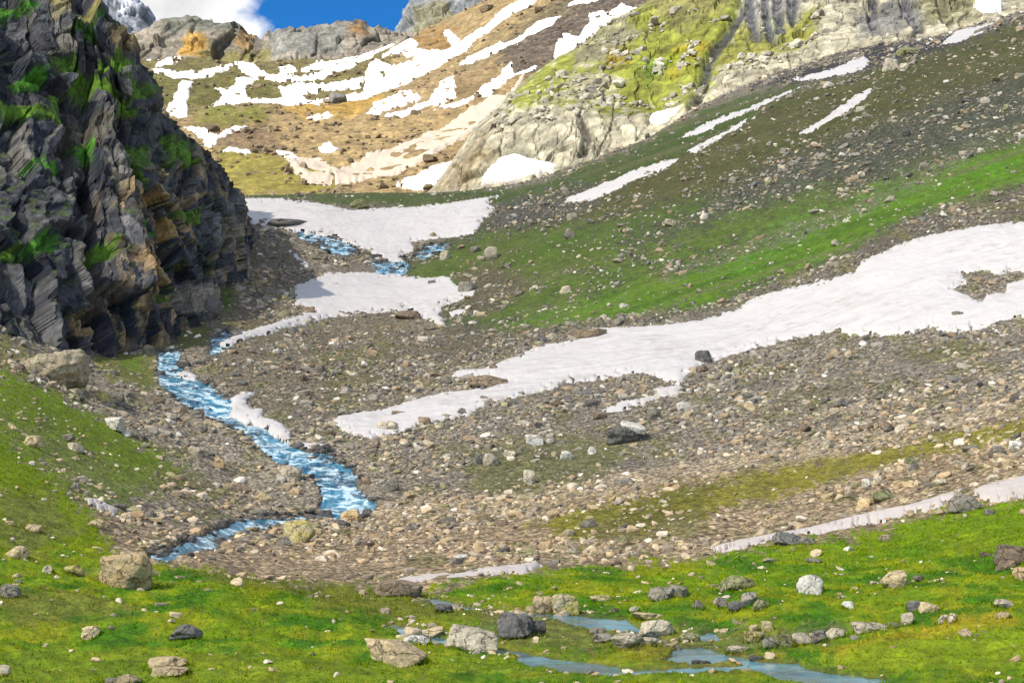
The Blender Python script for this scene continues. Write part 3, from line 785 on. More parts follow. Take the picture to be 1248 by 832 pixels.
LEDGES = [
    [(15, 98), (43, 87), (58, 94), (53, 103), (24, 105)],
    [(55, 77), (82, 77), (108, 91), (120, 103), (144, 118), (175, 131), (178, 137), (154, 130), (135, 139), (130, 128), (106, 115), (79, 101), (60, 84)],
    [(-40, 112), (0, 118), (31, 123), (62, 137), (84, 150), (72, 149), (36, 138), (0, 132), (-40, 128)],
    [(84, 34), (125, 38), (154, 48), (130, 46), (89, 40)],
    [(112, 86), (154, 84), (146, 97), (128, 98)],
    [(223, 255), (245, 251), (251, 271), (229, 267)],
    [(134, 264), (161, 270), (188, 286), (184, 288), (139, 277)],
    [(148, 214), (167, 209), (164, 231), (150, 228)],
    [(180, 364), (204, 366), (206, 378), (184, 372)],
    [(25, 305), (44, 288), (66, 290), (58, 312), (30, 312)],
    [(96, 315), (114, 307), (127, 321), (112, 333)],
    [(-20, 302), (18, 300), (25, 312), (-20, 314)],
    [(98, 170), (110, 172), (108, 200), (98, 196)],
    [(148, 174), (190, 176), (188, 200), (160, 204)],
    [(205, 165), (222, 170), (238, 196), (225, 204), (210, 190)],
    [(-20, 0), (30, 0), (45, 8), (10, 14), (-20, 12)],
    [(68, 112), (80, 118), (78, 150), (68, 140)],
    [(155, 100), (185, 104), (180, 118), (160, 116)],
    [(40, 195), (66, 215), (60, 220), (36, 204)],
]
TANS = [
    ([(198, 261), (217, 259), (219, 293), (207, 286)], (.42, .27, .09)), ([(129, 327), (160, 318), (170, 330), (158, 344), (151, 368), (140, 350)], (.30, .20, .10)),
    ([(157, 353), (173, 351), (172, 381), (162, 372)], (.32, .2, .08)), ([(58, -4), (72, 5), (73, 27), (62, 30)], (.26, .22, .09)),
    ([(135, 58), (160, 58), (165, 79), (144, 76)], (.14, .10, .045)), ([(67, 43), (90, 48), (87, 76), (69, 73)], (.20, .185, .15)),
    ([(72, 392), (102, 388), (98, 425), (75, 412)], (.26, .18, .09)), ([(195, 218), (206, 217), (206, 232), (196, 232)], (.36, .26, .07)),
    ([(122, 205), (150, 200), (156, 240), (130, 236)], (.17, .165, .16)), ([(265, 270), (298, 272), (290, 310), (268, 305)], (.19, .165, .12)),
    ([(205, 345), (240, 345), (262, 360), (255, 385), (215, 380)], (.22, .20, .17)), ([(175, 235), (196, 240), (190, 252), (178, 248)], (.3, .2, .09)),
    ([(225, 230), (250, 236), (240, 246), (226, 242)], (.24, .18, .1)), ([(20, 150), (32, 150), (36, 200), (26, 205)], (.16, .15, .13)), ([(100, 15), (115, 20), (112, 32), (98, 30)], (.24, .22, .06)),
]


CL_S = {}


def _rnd(a, b, seed):
    return (_hash(a.astype(np.int64) + 5000, b.astype(np.int64) + 5000, np.full(a.shape, 7, np.int64), seed) & 4095) / 4095


def joints(sx_, z, w, hh, seed, wob):
    """jointed rock: upright joints every w metres, broken by bedding about hh metres apart"""
    q = sx_ / w + wob
    c = np.floor(q)
    rc = _rnd(c, c * 0, seed)
    zz = z / (hh * (.55 + .9 * rc)) + rc * 17 + .6 * wob
    b_ = np.floor(zz)
    rb = _rnd(c, b_, seed + 3)
    fs, fz = q - c, zz - b_
    e = np.minimum(np.minimum(fs, 1 - fs) * w, np.minimum(fz, 1 - fz) * hh)
    tilt = (fs - .5) * (_rnd(c, b_, seed + 5) - .5) * w * .9 + (fz - .5) * (_rnd(c, b_, seed + 7) - .6) * hh * .35
    return rc, rb, e, tilt


def cliff_levels(P):
    if 'v' not in CL_S:
        base = P[10]
        arc = np.concatenate([[0], np.cumsum(np.linalg.norm(np.diff(base, axis=0), axis=1))])
        sx_ = np.broadcast_to(arc[None], P.shape[:2]) + 2.5 * fbm(P / 16, 3, 141)
        z = P[..., 2] + .18 * sx_ + 2.0 * fbm(P / 14, 3, 143)
        CL_S['v'] = (joints(sx_, z, 8.5, 18, 151, .5 * fbm(P / 30, 2, 145)), joints(sx_, z, 3.4, 8.5, 161, .5 * fbm(P / 12, 2, 147)), joints(sx_, z, 1.25, 2.6, 171, .4 * fbm(P / 5, 2, 149)))
    return CL_S['v']


def cliff_col(P, U, V, P2):
    nz = fbm(np.stack([U / 9, V / 9, 0 * U], -1), 4, 101)
    nf = fbm(np.stack([U / 3.5, V / 3.5, 0 * U], -1), 3, 107)
    (rc, rb, e, _), (rc2, rb2, e2, _), (rc3, rb3, e3, _) = cliff_levels(P)
    nb = fbm(P * np.array([.2, .2, .05]), 4, 103)
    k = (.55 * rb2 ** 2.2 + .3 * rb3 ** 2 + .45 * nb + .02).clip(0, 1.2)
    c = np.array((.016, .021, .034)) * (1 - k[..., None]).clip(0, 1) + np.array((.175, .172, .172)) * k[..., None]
    br = sstep(.1, .5, fbm(P * .06, 3, 109)) * .5 * sstep(.3, .7, rb2)
    c = c * (1 - br[..., None]) + np.array((.12, .095, .055)) * br[..., None]
    TX = sstep(-.1, .25, fbm(P * np.array([.09, .09, .05]) + 5, 3, 113)) * sstep(140, 250, V) * sstep(90, 150, U) * sstep(.38, .65, .6 * rb2 + .4 * rb3) * .85
    c = c * (1 - TX[..., None]) + np.array((.36, .26, .13)) * TX[..., None]
    for pl, cc in TANS:
        c = blend(c, U, V, pl, tuple(1.25 * x for x in cc), 4, 6, nz + .5 * (rb3 - .5), .85)
    for k_, pl in enumerate(LEDGES):
        g = (.085, .18, .012) if k_ % 3 else (.055, .20, .012)
        c = blend(c, U, V, pl, (.09, .10, .022), 5, 7, nz, .7)
        c = blend(c, U, V, pl, g, 3, 5, nz + .6 * nf + .2, .95)
    n2 = np.cross(np.gradient(P2, axis=1), np.gradient(P2, axis=0))
    up = np.abs(n2[..., 2]) / (np.linalg.norm(n2, axis=-1) + 1e-9)
    fl = sstep(.62, .85, up) * sstep(-.1, .3, nz) * .8
    c = c * (1 - fl[..., None]) + np.array((.06, .10, .018)) * fl[..., None]
    c *= (1 + .35 * nf)[..., None].clip(.4, 1.6)
    return c, np.zeros(U.shape)


def cliff_disp(P, n, U, V):
    (rc, rb, e, t1), (rc2, rb2, e2, t2), (rc3, rb3, e3, t3) = cliff_levels(P)
    h = 4.6 * (rc - .5) + 3.6 * (rb - .5) + t1 + 2.2 * (rc2 - .5) + 2.0 * (rb2 - .5) + t2 + .8 * (rb3 - .5) + .6 * t3
    h = h - 1.0 * sstep(.45, .1, e) - .5 * sstep(.3, .05, e2)
    h = h + 4.0 * fbm(P / 45, 3, 127) + .35 * fbm(P / 2.5, 3, 129)
    for pl in LEDGES:
        h = h * (1 - .5 * sstep(-5, 3, sdf(pl, U, V, 20)))
    edge = sstep(314, 296, U)
    sil = sstep(0, 25, V - np.interp(U[0], [q[0] for q in ct], [q[1] for q in ct])[None, :])
    right = 1 - .35 * sstep(215, 262, U)
    return P + n * (h * right * (.35 + .65 * edge) * (.4 + .6 * sil))[..., None]


CU, CV, CPn, _ = body("cliff_mountain", cliff_feats, -700, 314, 1.2, [10, 95, 30, 75, 30, 75, 30, 12, 10, 8], 5, M_cliff, cliff_col, cliff_disp, {"kind": "structure"}, False)

# --- sunlit crag behind the shaded ridge
cr_top = [(515, 240), (530, 226), (545, 206), (555, 191), (580, 156), (600, 136), (620, 119), (640, 97), (660, 84), (680, 69), (700, 61), (730, 39), (770, 14), (800, -3), (900, -60), (1248, -150), (1800, -260)]
cr_mid = [(515, 242), (530, 230), (545, 214), (560, 198), (580, 170), (600, 150), (630, 127), (700, 124), (760, 120), (800, 128), (850, 98), (925, 66), (1000, 38), (1248, -2), (1800, -140)]
cr_base = [(515, 252), (560, 250), (640, 240), (700, 222), (760, 198), (800, 178), (850, 146), (925, 112), (1000, 86), (1248, 30), (1800, -80)]
itp = lambda tab, u: float(np.interp(u, [q[0] for q in tab], [q[1] for q in tab]))
us2 = sorted({q[0] for q in cr_top + cr_mid + cr_base})
dep = lambda u, a, b_: float(np.interp(u, [515, 640, 900, 1800], [a, a * .4 + b_ * .6, b_, b_]))
crag_feats = [[(u, itp(cr_base, u) + 30, dep(u, 600, 545)) for u in us2], [(u, itp(cr_base, u), dep(u, 610, 560)) for u in us2],
              [(u, itp(cr_mid, u) * .75 + itp(cr_base, u) * .25, dep(u, 624, 594)) for u in us2], [(u, itp(cr_mid, u), dep(u, 636, 628)) for u in us2],
              [(u, (itp(cr_mid, u) + itp(cr_top, u)) / 2, dep(u, 644, 690)) for u in us2], [(u, itp(cr_top, u), dep(u, 652, 770)) for u in us2],
              [(u, itp(cr_top, u) + 18, dep(u, 680, 850)) for u in us2], [(u, itp(cr_top, u) + 150, dep(u, 720, 930)) for u in us2]]


CLEFTS = [[(906, -30), (914, -30), (918, 10), (926, 48), (918, 50), (910, 20)], [(926, -30), (932, -30), (936, 20), (944, 50), (936, 50), (930, 20)], [(944, -30), (953, -30), (950, 10), (958, 40), (948, 42), (943, 12)],
          [(962, -30), (969, -30), (972, 8), (966, 34), (961, 20)], [(1062, -20), (1072, -20), (1068, 22), (1078, 44), (1066, 44), (1058, 22)], [(1094, -20), (1106, -20), (1112, 14), (1126, 36), (1112, 36), (1100, 16)],
          [(1142, -30), (1150, -30), (1158, 14), (1150, 28), (1142, 10)]]


def crag_col(P, U, V, P2):
    nz = fbm(np.stack([U / 10, V / 7, 0 * U], -1), 4, 201)
    nb = fbm(P / 12, 4, 203)
    c = np.broadcast_to(np.array((.255, .235, .17)), U.shape + (3,)) * (1 + .25 * nb)[..., None]
    rb, e, rb2, e2, rb3, e3 = CL_S['crag']
    c = c * (.72 + .3 * rb2 + .3 * rb3)[..., None]
    st_ = sstep(.15, .45, fbm(P * np.array([.12, .12, .03]), 3, 207)) * .55
    c = c * (1 - st_[..., None]) + np.array((.13, .12, .085)) * st_[..., None]
    c = blend(c, U, V, [(520, 240), (560, 195), (600, 150), (590, 200), (570, 225)], (.17, .14, .085), 8, 6, nz)
    c = blend(c, U, V, [(625, 112), (660, 80), (700, 55), (760, 20), (800, -10), (880, -60), (900, 0), (905, 30), (870, 90), (845, 122), (800, 136), (760, 128), (735, 138), (715, 120), (690, 128), (660, 118), (640, 132), (615, 128)], (.14, .155, .008), 8, 15, nz + .15, .92)
    c = blend(c, U, V, [(700, 60), (760, 20), (780, 40), (740, 75), (700, 85)], (.14, .125, .09), 8, 12, nz, .8)
    c = blend(c, U, V, [(800, 70), (850, 45), (862, 60), (820, 95)], (.26, .19, .006), 8, 8, nz, .9)
    c = blend(c, U, V, [(740, 62), (765, 58), (768, 78), (742, 80)], (.20, .15, .012), 7, 8, nz, .9)
    c = blend(c, U, V, [(780, 75), (850, 55), (840, 80), (790, 100)], (.075, .14, .006), 7, 10, nz, .7)
    c = blend(c, U, V, [(690, 95), (730, 85), (760, 100), (740, 118), (690, 118)], (.24, .215, .15), 6, 12, nz, .7)
    c = blend(c, U, V, [(900, 30), (950, 20), (1000, 10), (990, 50), (940, 70), (900, 85), (870, 85)], (.155, .155, .015), 8, 8, nz, .9)
    c = blend(c, U, V, [(770, -20), (830, -40), (900, -60), (890, 5), (830, 40), (800, 20)], (.13, .115, .045), 8, 10, nz, .7)
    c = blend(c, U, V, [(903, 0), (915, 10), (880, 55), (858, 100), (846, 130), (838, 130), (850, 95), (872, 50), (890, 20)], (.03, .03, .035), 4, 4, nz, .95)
    c = blend(c, U, V, [(900, -30), (985, -30), (975, 20), (945, 48), (915, 45)], (.13, .135, .14), 10, 14, nz, .6)
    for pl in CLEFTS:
        c = blend(c, U, V, pl, (.035, .038, .05), 3, 4, nz, .9)  # shadow in the clefts painted dark into the rock colour
    c = blend(c, U, V, [(1040, 20), (1110, -10), (1130, 20), (1100, 40), (1050, 45)], (.10, .10, .10), 6, 10, nz, .8)
    c = blend(c, U, V, [(1110, -20), (1200, -20), (1190, 20), (1130, 30)], (.12, .115, .05), 8, 9, nz, .8)
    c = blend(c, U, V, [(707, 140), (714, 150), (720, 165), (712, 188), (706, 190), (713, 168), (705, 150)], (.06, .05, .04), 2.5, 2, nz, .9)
    c = blend(c, U, V, [(585, 190), (600, 175), (608, 195), (598, 205), (588, 204)], (.13, .10, .05), 5, 6, nz, .7)
    return c, np.zeros(U.shape)


def crag_disp(P, n, U, V):
    base = P[10]
    arc = np.concatenate([[0], np.cumsum(np.linalg.norm(np.diff(base, axis=0), axis=1))])
    sx_ = np.broadcast_to(arc[None], P.shape[:2]) + 5 * fbm(P / 35, 3, 241)
    z = P[..., 2] - .12 * sx_ + 4 * fbm(P / 30, 3, 243)
    (rc, rb, e, t1), (rc2, rb2, e2, t2), (rc3, rb3, e3, t3) = (joints(sx_, z, 22, 20, 251, .5 * fbm(P / 60, 2, 245)), joints(sx_, z, 8, 9, 261, .6 * fbm(P / 25, 2, 247)), joints(sx_, z, 3.2, 3.6, 271, .5 * fbm(P / 10, 2, 249)))
    CL_S['crag'] = (rb, e, rb2, e2, rb3, e3)
    rough = (sstep(520, 590, U) * .6 + .4) * (1 - .6 * sstep(.5, .8, n[..., 2]))
    k_ = 1 + .5 * sstep(850, 930, U)
    h = k_ * (3.0 * (rc - .5) + 2.6 * (rb - .5) + .5 * t1 + 2.0 * (rc2 - .5) + 1.8 * (rb2 - .5) + .4 * t2 + .8 * (rb3 - .5) + .3 * t3 - 2.2 * sstep(1.0, .2, e) - .9 * sstep(.6, .1, e2)) + 3.5 * fbm(P / 45, 3, 223)
    gul = sdf([(905, -10), (915, -5), (882, 55), (860, 100), (847, 135), (840, 135), (853, 95), (874, 50)], U, V, 30)
    gul2 = sdf([(707, 138), (715, 148), (722, 165), (713, 190), (706, 192), (713, 168), (704, 150)], U, V, 30)
    gul3 = np.max([sdf(pl, U, V, 30) for pl in CLEFTS], axis=0)
    h = h - 7 * sstep(-6, 2, gul) - 4 * sstep(-4, 1, gul2) - 6 * sstep(-4, 2, gul3)
    sil = sstep(0, 15, V - np.interp(U[0], [q[0] for q in cr_top], [q[1] for q in cr_top])[None, :])
    return P + n * (h * rough * (.3 + .7 * sil))[..., None]


RU, RV, RP, _ = body("crag_hill", crag_feats, 515, 1500, 1.6, [10, 34, 40, 40, 40, 8, 8], 5, M_crag, crag_col, crag_disp, {"kind": "structure"}, False)


# --- skyline ridges and peaks
def sky_ridge(name, top, foot, d0, d1, tint, seed, rough, u0, u1):
    us_ = sorted({q[0] for q in top + foot})
    f = [[(u, itp(foot, u) + 22, d0 - 20) for u in us_], [(u, itp(foot, u), d0) for u in us_], [(u, itp(foot, u) * .45 + itp(top, u) * .55, d0 + (d1 - d0) * .4) for u in us_], [(u, itp(top, u), d1) for u in us_],
         [(u, itp(top, u) + 12, d1 + 50) for u in us_], [(u, itp(foot, u) + 40, d1 + 160) for u in us_]]

    def cf(P, U, V, P2):
        nz = fbm(np.stack([U / 10, V / 8, 0 * U], -1), 4, seed)
        c = np.broadcast_to(np.array(tint[0]), U.shape + (3,)) * (1 + .3 * fbm(P / 30, 4, seed + 3))[..., None]
        for pl, cc in tint[1:]:
            c = blend(c, U, V, pl, cc, 4, 5, nz, .9)
        return c, np.zeros(U.shape)

    def df(P, n, U, V):
        f1, f2, cid, fa = voronoi(P / np.array([48, 48, 60.]), seed)
        g1, g2, cid2, fb = voronoi(P / np.array([15, 15, 20.]), seed + 1)
        h = rough * (5 * (cid - .5) + 5 * fa + 1.5 * np.minimum(f2 - f1, .06) / .06 + 2.0 * (cid2 - .5) + 3 * fb)
        return P + n * h[..., None] + np.array([0, 0, 1]) * (rough * 1.3 * (cid2 - .5))[..., None]
    return body(name, f, u0, u1, 1.2, [6, 30, 30, 6, 8], 1.5, M_crag, cf, df, {"kind": "structure"})


sky_ridge("ridge_mountain", [(130, 60), (180, 36), (200, 33), (215, 27), (240, 24), (255, 30), (275, 28), (290, 30), (296, 36), (310, 48), (320, 53), (330, 47), (345, 38), (370, 36), (400, 34), (425, 27), (440, 28), (448, 38), (470, 38), (485, 41), (500, 44), (530, 52)],
          [(130, 78), (190, 74), (250, 78), (300, 80), (320, 78), (380, 72), (440, 68), (490, 50), (530, 56)], 1290, 1345,
          [(.155, .135, .105), ([(215, 70), (228, 50), (240, 44), (253, 60), (255, 78), (225, 80)], (.30, .17, .03)), ([(280, 45), (300, 32), (310, 55), (295, 68)], (.22, .14, .06)), ([(425, 28), (442, 28), (448, 50), (430, 52)], (.19, .11, .045)),
           ([(200, 25), (290, 25), (290, 45), (200, 48)], (.105, .108, .085)), ([(330, 40), (420, 32), (420, 70), (330, 72)], (.13, .13, .115)), ([(245, 66), (330, 60), (330, 80), (245, 82)], (.12, .105, .03))], 301, 1.5, 130, 530)
sky_ridge("peak_mountain", [(470, 70), (486, 42), (492, 25), (496, 10), (504, -4), (560, -60), (620, -50), (700, -110), (800, -120)],
          [(470, 74), (500, 46), (530, 44), (560, 52), (585, 44), (620, 8), (650, -8), (700, -60), (800, -80)], 1330, 1440,
          [(.14, .15, .155), ([(500, 20), (540, 0), (560, 30), (530, 48), (505, 48)], (.15, .14, .08)), ([(525, 40), (545, 35), (550, 55), (528, 55)], (.24, .14, .04))], 331, 1.6, 470, 800)
sky_ridge("haze_tinted_mountain", [(60, -40), (120, -30), (150, -10), (166, 0), (172, 12), (186, 33), (200, 40), (225, 60)], [(60, 95), (150, 84), (190, 76), (225, 74)], 1600, 1680,
          [(.17, .185, .21), ([(144, 8), (156, 6), (160, 12), (147, 15)], (.75, .76, .8)), ([(150, 42), (170, 48), (164, 56), (150, 50)], (.6, .6, .62))], 361, 1.6, 60, 225)  # bluish haze put into the rock colour

# ------------------------------------------------------------------ snow patches and water lying on the sheet
GROUP_FAR = "sunlit snow patches on the far slope"
GROUP_NEAR = "old snow patches in the shaded valley"


def main_piece(q):
    r0, r1 = np.where(q.any(1))[0][[0, -1]]
    c0, c1 = np.where(q.any(0))[0][[0, -1]]
    sub_ = q[r0:r1 + 1, c0:c1 + 1]
    lab = np.where(sub_, np.arange(sub_.size).reshape(sub_.shape) + 1, 0)
    while True:
        old = lab.copy()
        lab[1:] = np.maximum(lab[1:], lab[:-1]) * sub_[1:]
        lab[:-1] = np.maximum(lab[:-1], lab[1:]) * sub_[:-1]
        lab[:, 1:] = np.maximum(lab[:, 1:], lab[:, :-1]) * sub_[:, 1:]
        lab[:, :-1] = np.maximum(lab[:, :-1], lab[:, 1:]) * sub_[:, :-1]
        if (old == lab).all():
            break
    ids, cn = np.unique(lab[lab > 0], return_counts=True)
    q = q.copy()
    q[r0:r1 + 1, c0:c1 + 1] = lab == ids[np.argmax(cn)]
    return q


def sheet_piece(name, sdv, zf, mat, keep, props, attrs=None):
    m = sdv > keep
    q = m[:-1, :-1] & m[:-1, 1:] & m[1:, 1:] & m[1:, :-1]
    if not q.any():
        return None
    if name == "snow_patch":                   # one patch is one sheet: keep its main piece
        q = main_piece(q)
    f = grid_faces(nr, nc, q)
    used, inv = np.unique(f, return_inverse=True)
    P = TP0.reshape(-1, 3)[used].copy()
    P[:, 2] = zf.ravel()[used]
    return link(name, P, inv.reshape(-1, 4), mat, True, {}, props)


snow_sd = np.full(TU.shape, -1e3)
spk1 = sstep(.42, .62, fbm(np.stack([TU / 9, TV / 4, 0 * TU + 7], -1), 3, 181))
spk2 = sstep(.38, .55, fbm(np.stack([TU / 9, TV / 3.5, 0 * TU + 8], -1), 3, 183))
rag2 = fbm(np.stack([TU / 2.6, TV / 1.6, 0 * TU + 3], -1), 2, 85)
rag = fbm(np.stack([TU / 5, TV / 2.6, 0 * TU], -1), 3, 83)
wob = .55 * (UN - TU) + .55 * (VN - TV)
for k, (poly, holes, th, label) in enumerate(SNOW):
    isfar = poly[0][1] < 236 and th > 1.
    where = (TD > 500) if isfar else front
    amp = .35 if isfar else .5
    sd = sdf(poly, TU + amp * (UN - TU), TV + amp * (VN - TV), 30)
    for h in holes:
        sd = np.minimum(sd, -sdf(h, TU + amp * (UN - TU), TV + amp * (VN - TV), 30))
    sds = sd - (.2 if isfar else .2)
    sd = sds + np.where(sd > -100, (1.5 if isfar else 2.0) * rag + 1.2 * rag2, 0)
    sd = sd - (7 * spk1 * (.2 if k in (20, 21) else 1) if isfar else 7 * spk2 * sstep(18, 3, sds) * (.15 if 9 <= k <= 14 else 1) - (.9 if 9 <= k <= 14 else 0))
    sd = np.where(where, sd, -1e3)
    snow_sd = np.maximum(snow_sd, sd)
    th = th * (.25 if k in (20, 21) else .42) if isfar else th
    th = th if isfar else th * .75
    t = th * (.25 + .75 * sstep(-1, 6, sds)) + th * .5 * sstep(4, 22, sds) - th * 2.2 * sstep(1.0, -2.0, sd)
    mat_ = (M_snow_dusty if k in (20, 21) else M_snow_far) if isfar else (M_snow_grey if k in (2, 3, 4, 18) else M_snow)
    surf = (.25 * fbm(TP0 / 9, 3, 91) * (4 if isfar else 1) + (0 if isfar else .10) * fbm(TP0 / 2.2, 3, 93)) * sstep(2, 10, sds)
    base = TBZ + (small if isfar else .25 * small) * (1 - .8 * sstep(0, 8, sds)) + (.9 * far if isfar else 0)
    sheet_piece("snow_patch", sd, base + t + surf, mat_, -6, {"label": label, "category": "snow patch", "group": GROUP_FAR if isfar else GROUP_NEAR})

# snow lodged on the crag
Bq = RP.copy()
for _ in range(30):
    Bq[1:-1] = (Bq[:-2] + Bq[1:-1] + Bq[2:]) / 3
    Bq[:, 1:-1] = (Bq[:, :-2] + Bq[:, 1:-1] + Bq[:, 2:]) / 3
bn = np.cross(np.gradient(Bq, axis=1), np.gradient(Bq, axis=0))
bn /= np.linalg.norm(bn, axis=-1)[..., None] + 1e-9
bn *= np.where((bn * Bq).sum(-1) > 0, -1, 1)[..., None]
RQU, RQV = proj(Bq)
crag_snow = np.full(RU.shape, -1e3)
for poly, label in [
    ([(585, 226), (594, 210), (612, 193), (630, 189), (655, 198), (684, 203), (652, 216), (620, 226)], "cream snow wedge lodged against the foot of the pale sunlit crag"),
    ([(792, 143), (812, 137), (827, 133), (823, 142), (797, 154)], "small bright snow wedge at the crag's foot beside its dark gully"),
    ([(1188, -6), (1224, -6), (1222, 14), (1206, 19), (1190, 13)], "bluish snow block high on the crag at the top right"),
]:
    sd = sdf(poly, RQU, RQV, 30)
    sd = sd + np.where(sd > -100, 1.2 * fbm(np.stack([RU / 5, RV / 3, 0 * RU], -1), 2, 97), 0)
    crag_snow = np.maximum(crag_snow, sd)
    q = sd > -4
    q = q[:-1, :-1] & q[:-1, 1:] & q[1:, 1:] & q[1:, :-1]
    f = grid_faces(*RU.shape, main_piece(q))
    used, inv = np.unique(f, return_inverse=True)
    Pq = (Bq + bn * (2.2 * sstep(-1, 4, sd) - 3.0 * sstep(1, -3, sd))[..., None] + np.array([0, 0, .5])).reshape(-1, 3)[used]
    link("snow_patch", Pq, inv.reshape(-1, 4), M_snow_far, True, {}, {"label": label, "category": "snow patch", "group": "snow patches on the crag"})

rz = TBZ - .30 + .16 * fbm(TP0 * np.array([.9, .9, 0]), 3, 95) + .10 * ridged(TP0 * np.array([.5, .5, 0]), 2, 97)
sheet_piece("stream_water", rap_sd, rz, M_rapid, -7, {"kind": "structure"})
pz = TBZ - .07 + small * .25
sheet_piece("pool_water", pool_sd, pz, M_pool, -3, {"kind": "structure"})

# ------------------------------------------------------------------ stones
def ico(sub):
    t = (1 + 5 ** .5) / 2
    v = [(-1, t, 0), (1, t, 0), (-1, -t, 0), (1, -t, 0), (0, -1, t), (0, 1, t), (0, -1, -t), (0, 1, -t), (t, 0, -1), (t, 0, 1), (-t, 0, -1), (-t, 0, 1)]
    f = [(0, 11, 5), (0, 5, 1), (0, 1, 7), (0, 7, 10), (0, 10, 11), (1, 5, 9), (5, 11, 4), (11, 10, 2), (10, 7, 6), (7, 1, 8), (3, 9, 4), (3, 4, 2), (3, 2, 6), (3, 6, 8), (3, 8, 9), (4, 9, 5), (2, 4, 11), (6, 2, 10), (8, 6, 7), (9, 8, 1)]
    v = [np.array(p) / np.linalg.norm(p) for p in v]
    for _ in range(sub):
        mid, nf = {}, []

        def md(a, b):
            k = (min(a, b), max(a, b))
            if k not in mid:
                p = v[a] + v[b]
                v.append(p / np.linalg.norm(p))
                mid[k] = len(v) - 1
            return mid[k]
        for a, b, c in f:
            x, y, z = md(a, b), md(b, c), md(c, a)
            nf += [(a, x, z), (b, y, x), (c, z, y), (x, y, z)]
        f = nf
    return np.array(v), np.array(f)


ICO = {s: ico(s) for s in (1, 2, 3, 4)}


def rock_shape(seed, sub=3, planes=11, rough=.05, round_=.5):
    """angular boulder: rounded intersection of random half spaces, then weathered; unit half-extents"""
    r_ = np.random.default_rng(seed)
    v, f = ICO[sub]
    n = r_.normal(size=(planes, 3))
    n /= np.linalg.norm(n, axis=1)[:, None]
    n = np.concatenate([n, [[0, 0, 1.], [0, 0, -1.], [1, 0, 0], [-1, 0, 0], [0, 1, 0], [0, -1, 0]] + r_.normal(0, .18, (6, 3))])
    n /= np.linalg.norm(n, axis=1)[:, None]
    off = np.concatenate([r_.uniform(.62, 1.0, planes), r_.uniform(.7, .95, 6)])
    dt = v @ n.T
    k = 1 / np.maximum(dt / off, 1e-3)
    p = 22 * (1 - round_) + 5
    r = (np.maximum(dt / off, 1e-3) ** p).sum(1) ** (-1 / p)
    P = v * r[:, None]
    if rough:
        P = P * (1 + rough * fbm(P * 1.7 + seed, 4, seed % 50) + rough * .8 * ridged(P * 3 + seed, 2, seed % 41 + 3) * .5)[:, None]
    P = P - (P.max(0) + P.min(0)) / 2
    P = P / (P.max(0) - P.min(0)) * 2
    return P, f


def ground_at(u, v):
    """first point of the near sheet met at photo pixel (u, v)"""
    c = int(np.argmin(np.abs(cols - u)))
    colv = TPV[:rowsplit, c]
    r = int(np.argmax(colv <= v))
    return TP[r, c], r, c


def far_ground_at(u, v):
    c = int(np.argmin(np.abs(cols - u)))
    colv = TPV[rowsplit + 12:, c]
    r = int(np.argmax(colv <= v)) + rowsplit + 12
    return TP[r, c], r, c


def hero(u, vb, w, h, kind, seed, label, cat="boulder", name="boulder", group=None, depth=.85, tilt=0, planes=11, round_=.38, rough=.09, far_=False, sink=.24, lift=0):
    p, r, c = (far_ground_at if far_ else ground_at)(u, vb)
    d = p[1]
    s = d / F
    P, f = rock_shape(seed, 4 if w > 24 and not far_ else 3, planes, rough, round_)
    hx, hy, hz = w * s / 2, w * s / 2 * depth, h * .93 * s / 2 / (1 - sink)
    ct_, st = math.cos(tilt), math.sin(tilt)
    P = P * np.array([hx, hy, hz])
    x, z = P[:, 0] * ct_ - P[:, 2] * st, P[:, 0] * st + P[:, 2] * ct_
    P = np.stack([x, P[:, 1], z], -1)
    P[:, 2] -= P[:, 2].min()
    o = link(name, P, f, MS[kind], True, {}, {"label": label, "category": cat})
    o.location = (p[0], p[1] + hy * .3, p[2] - sink * 2 * hz + lift * s)
    if group:
        o["group"] = group
    BASES.append((p, hx, hy))
    return o


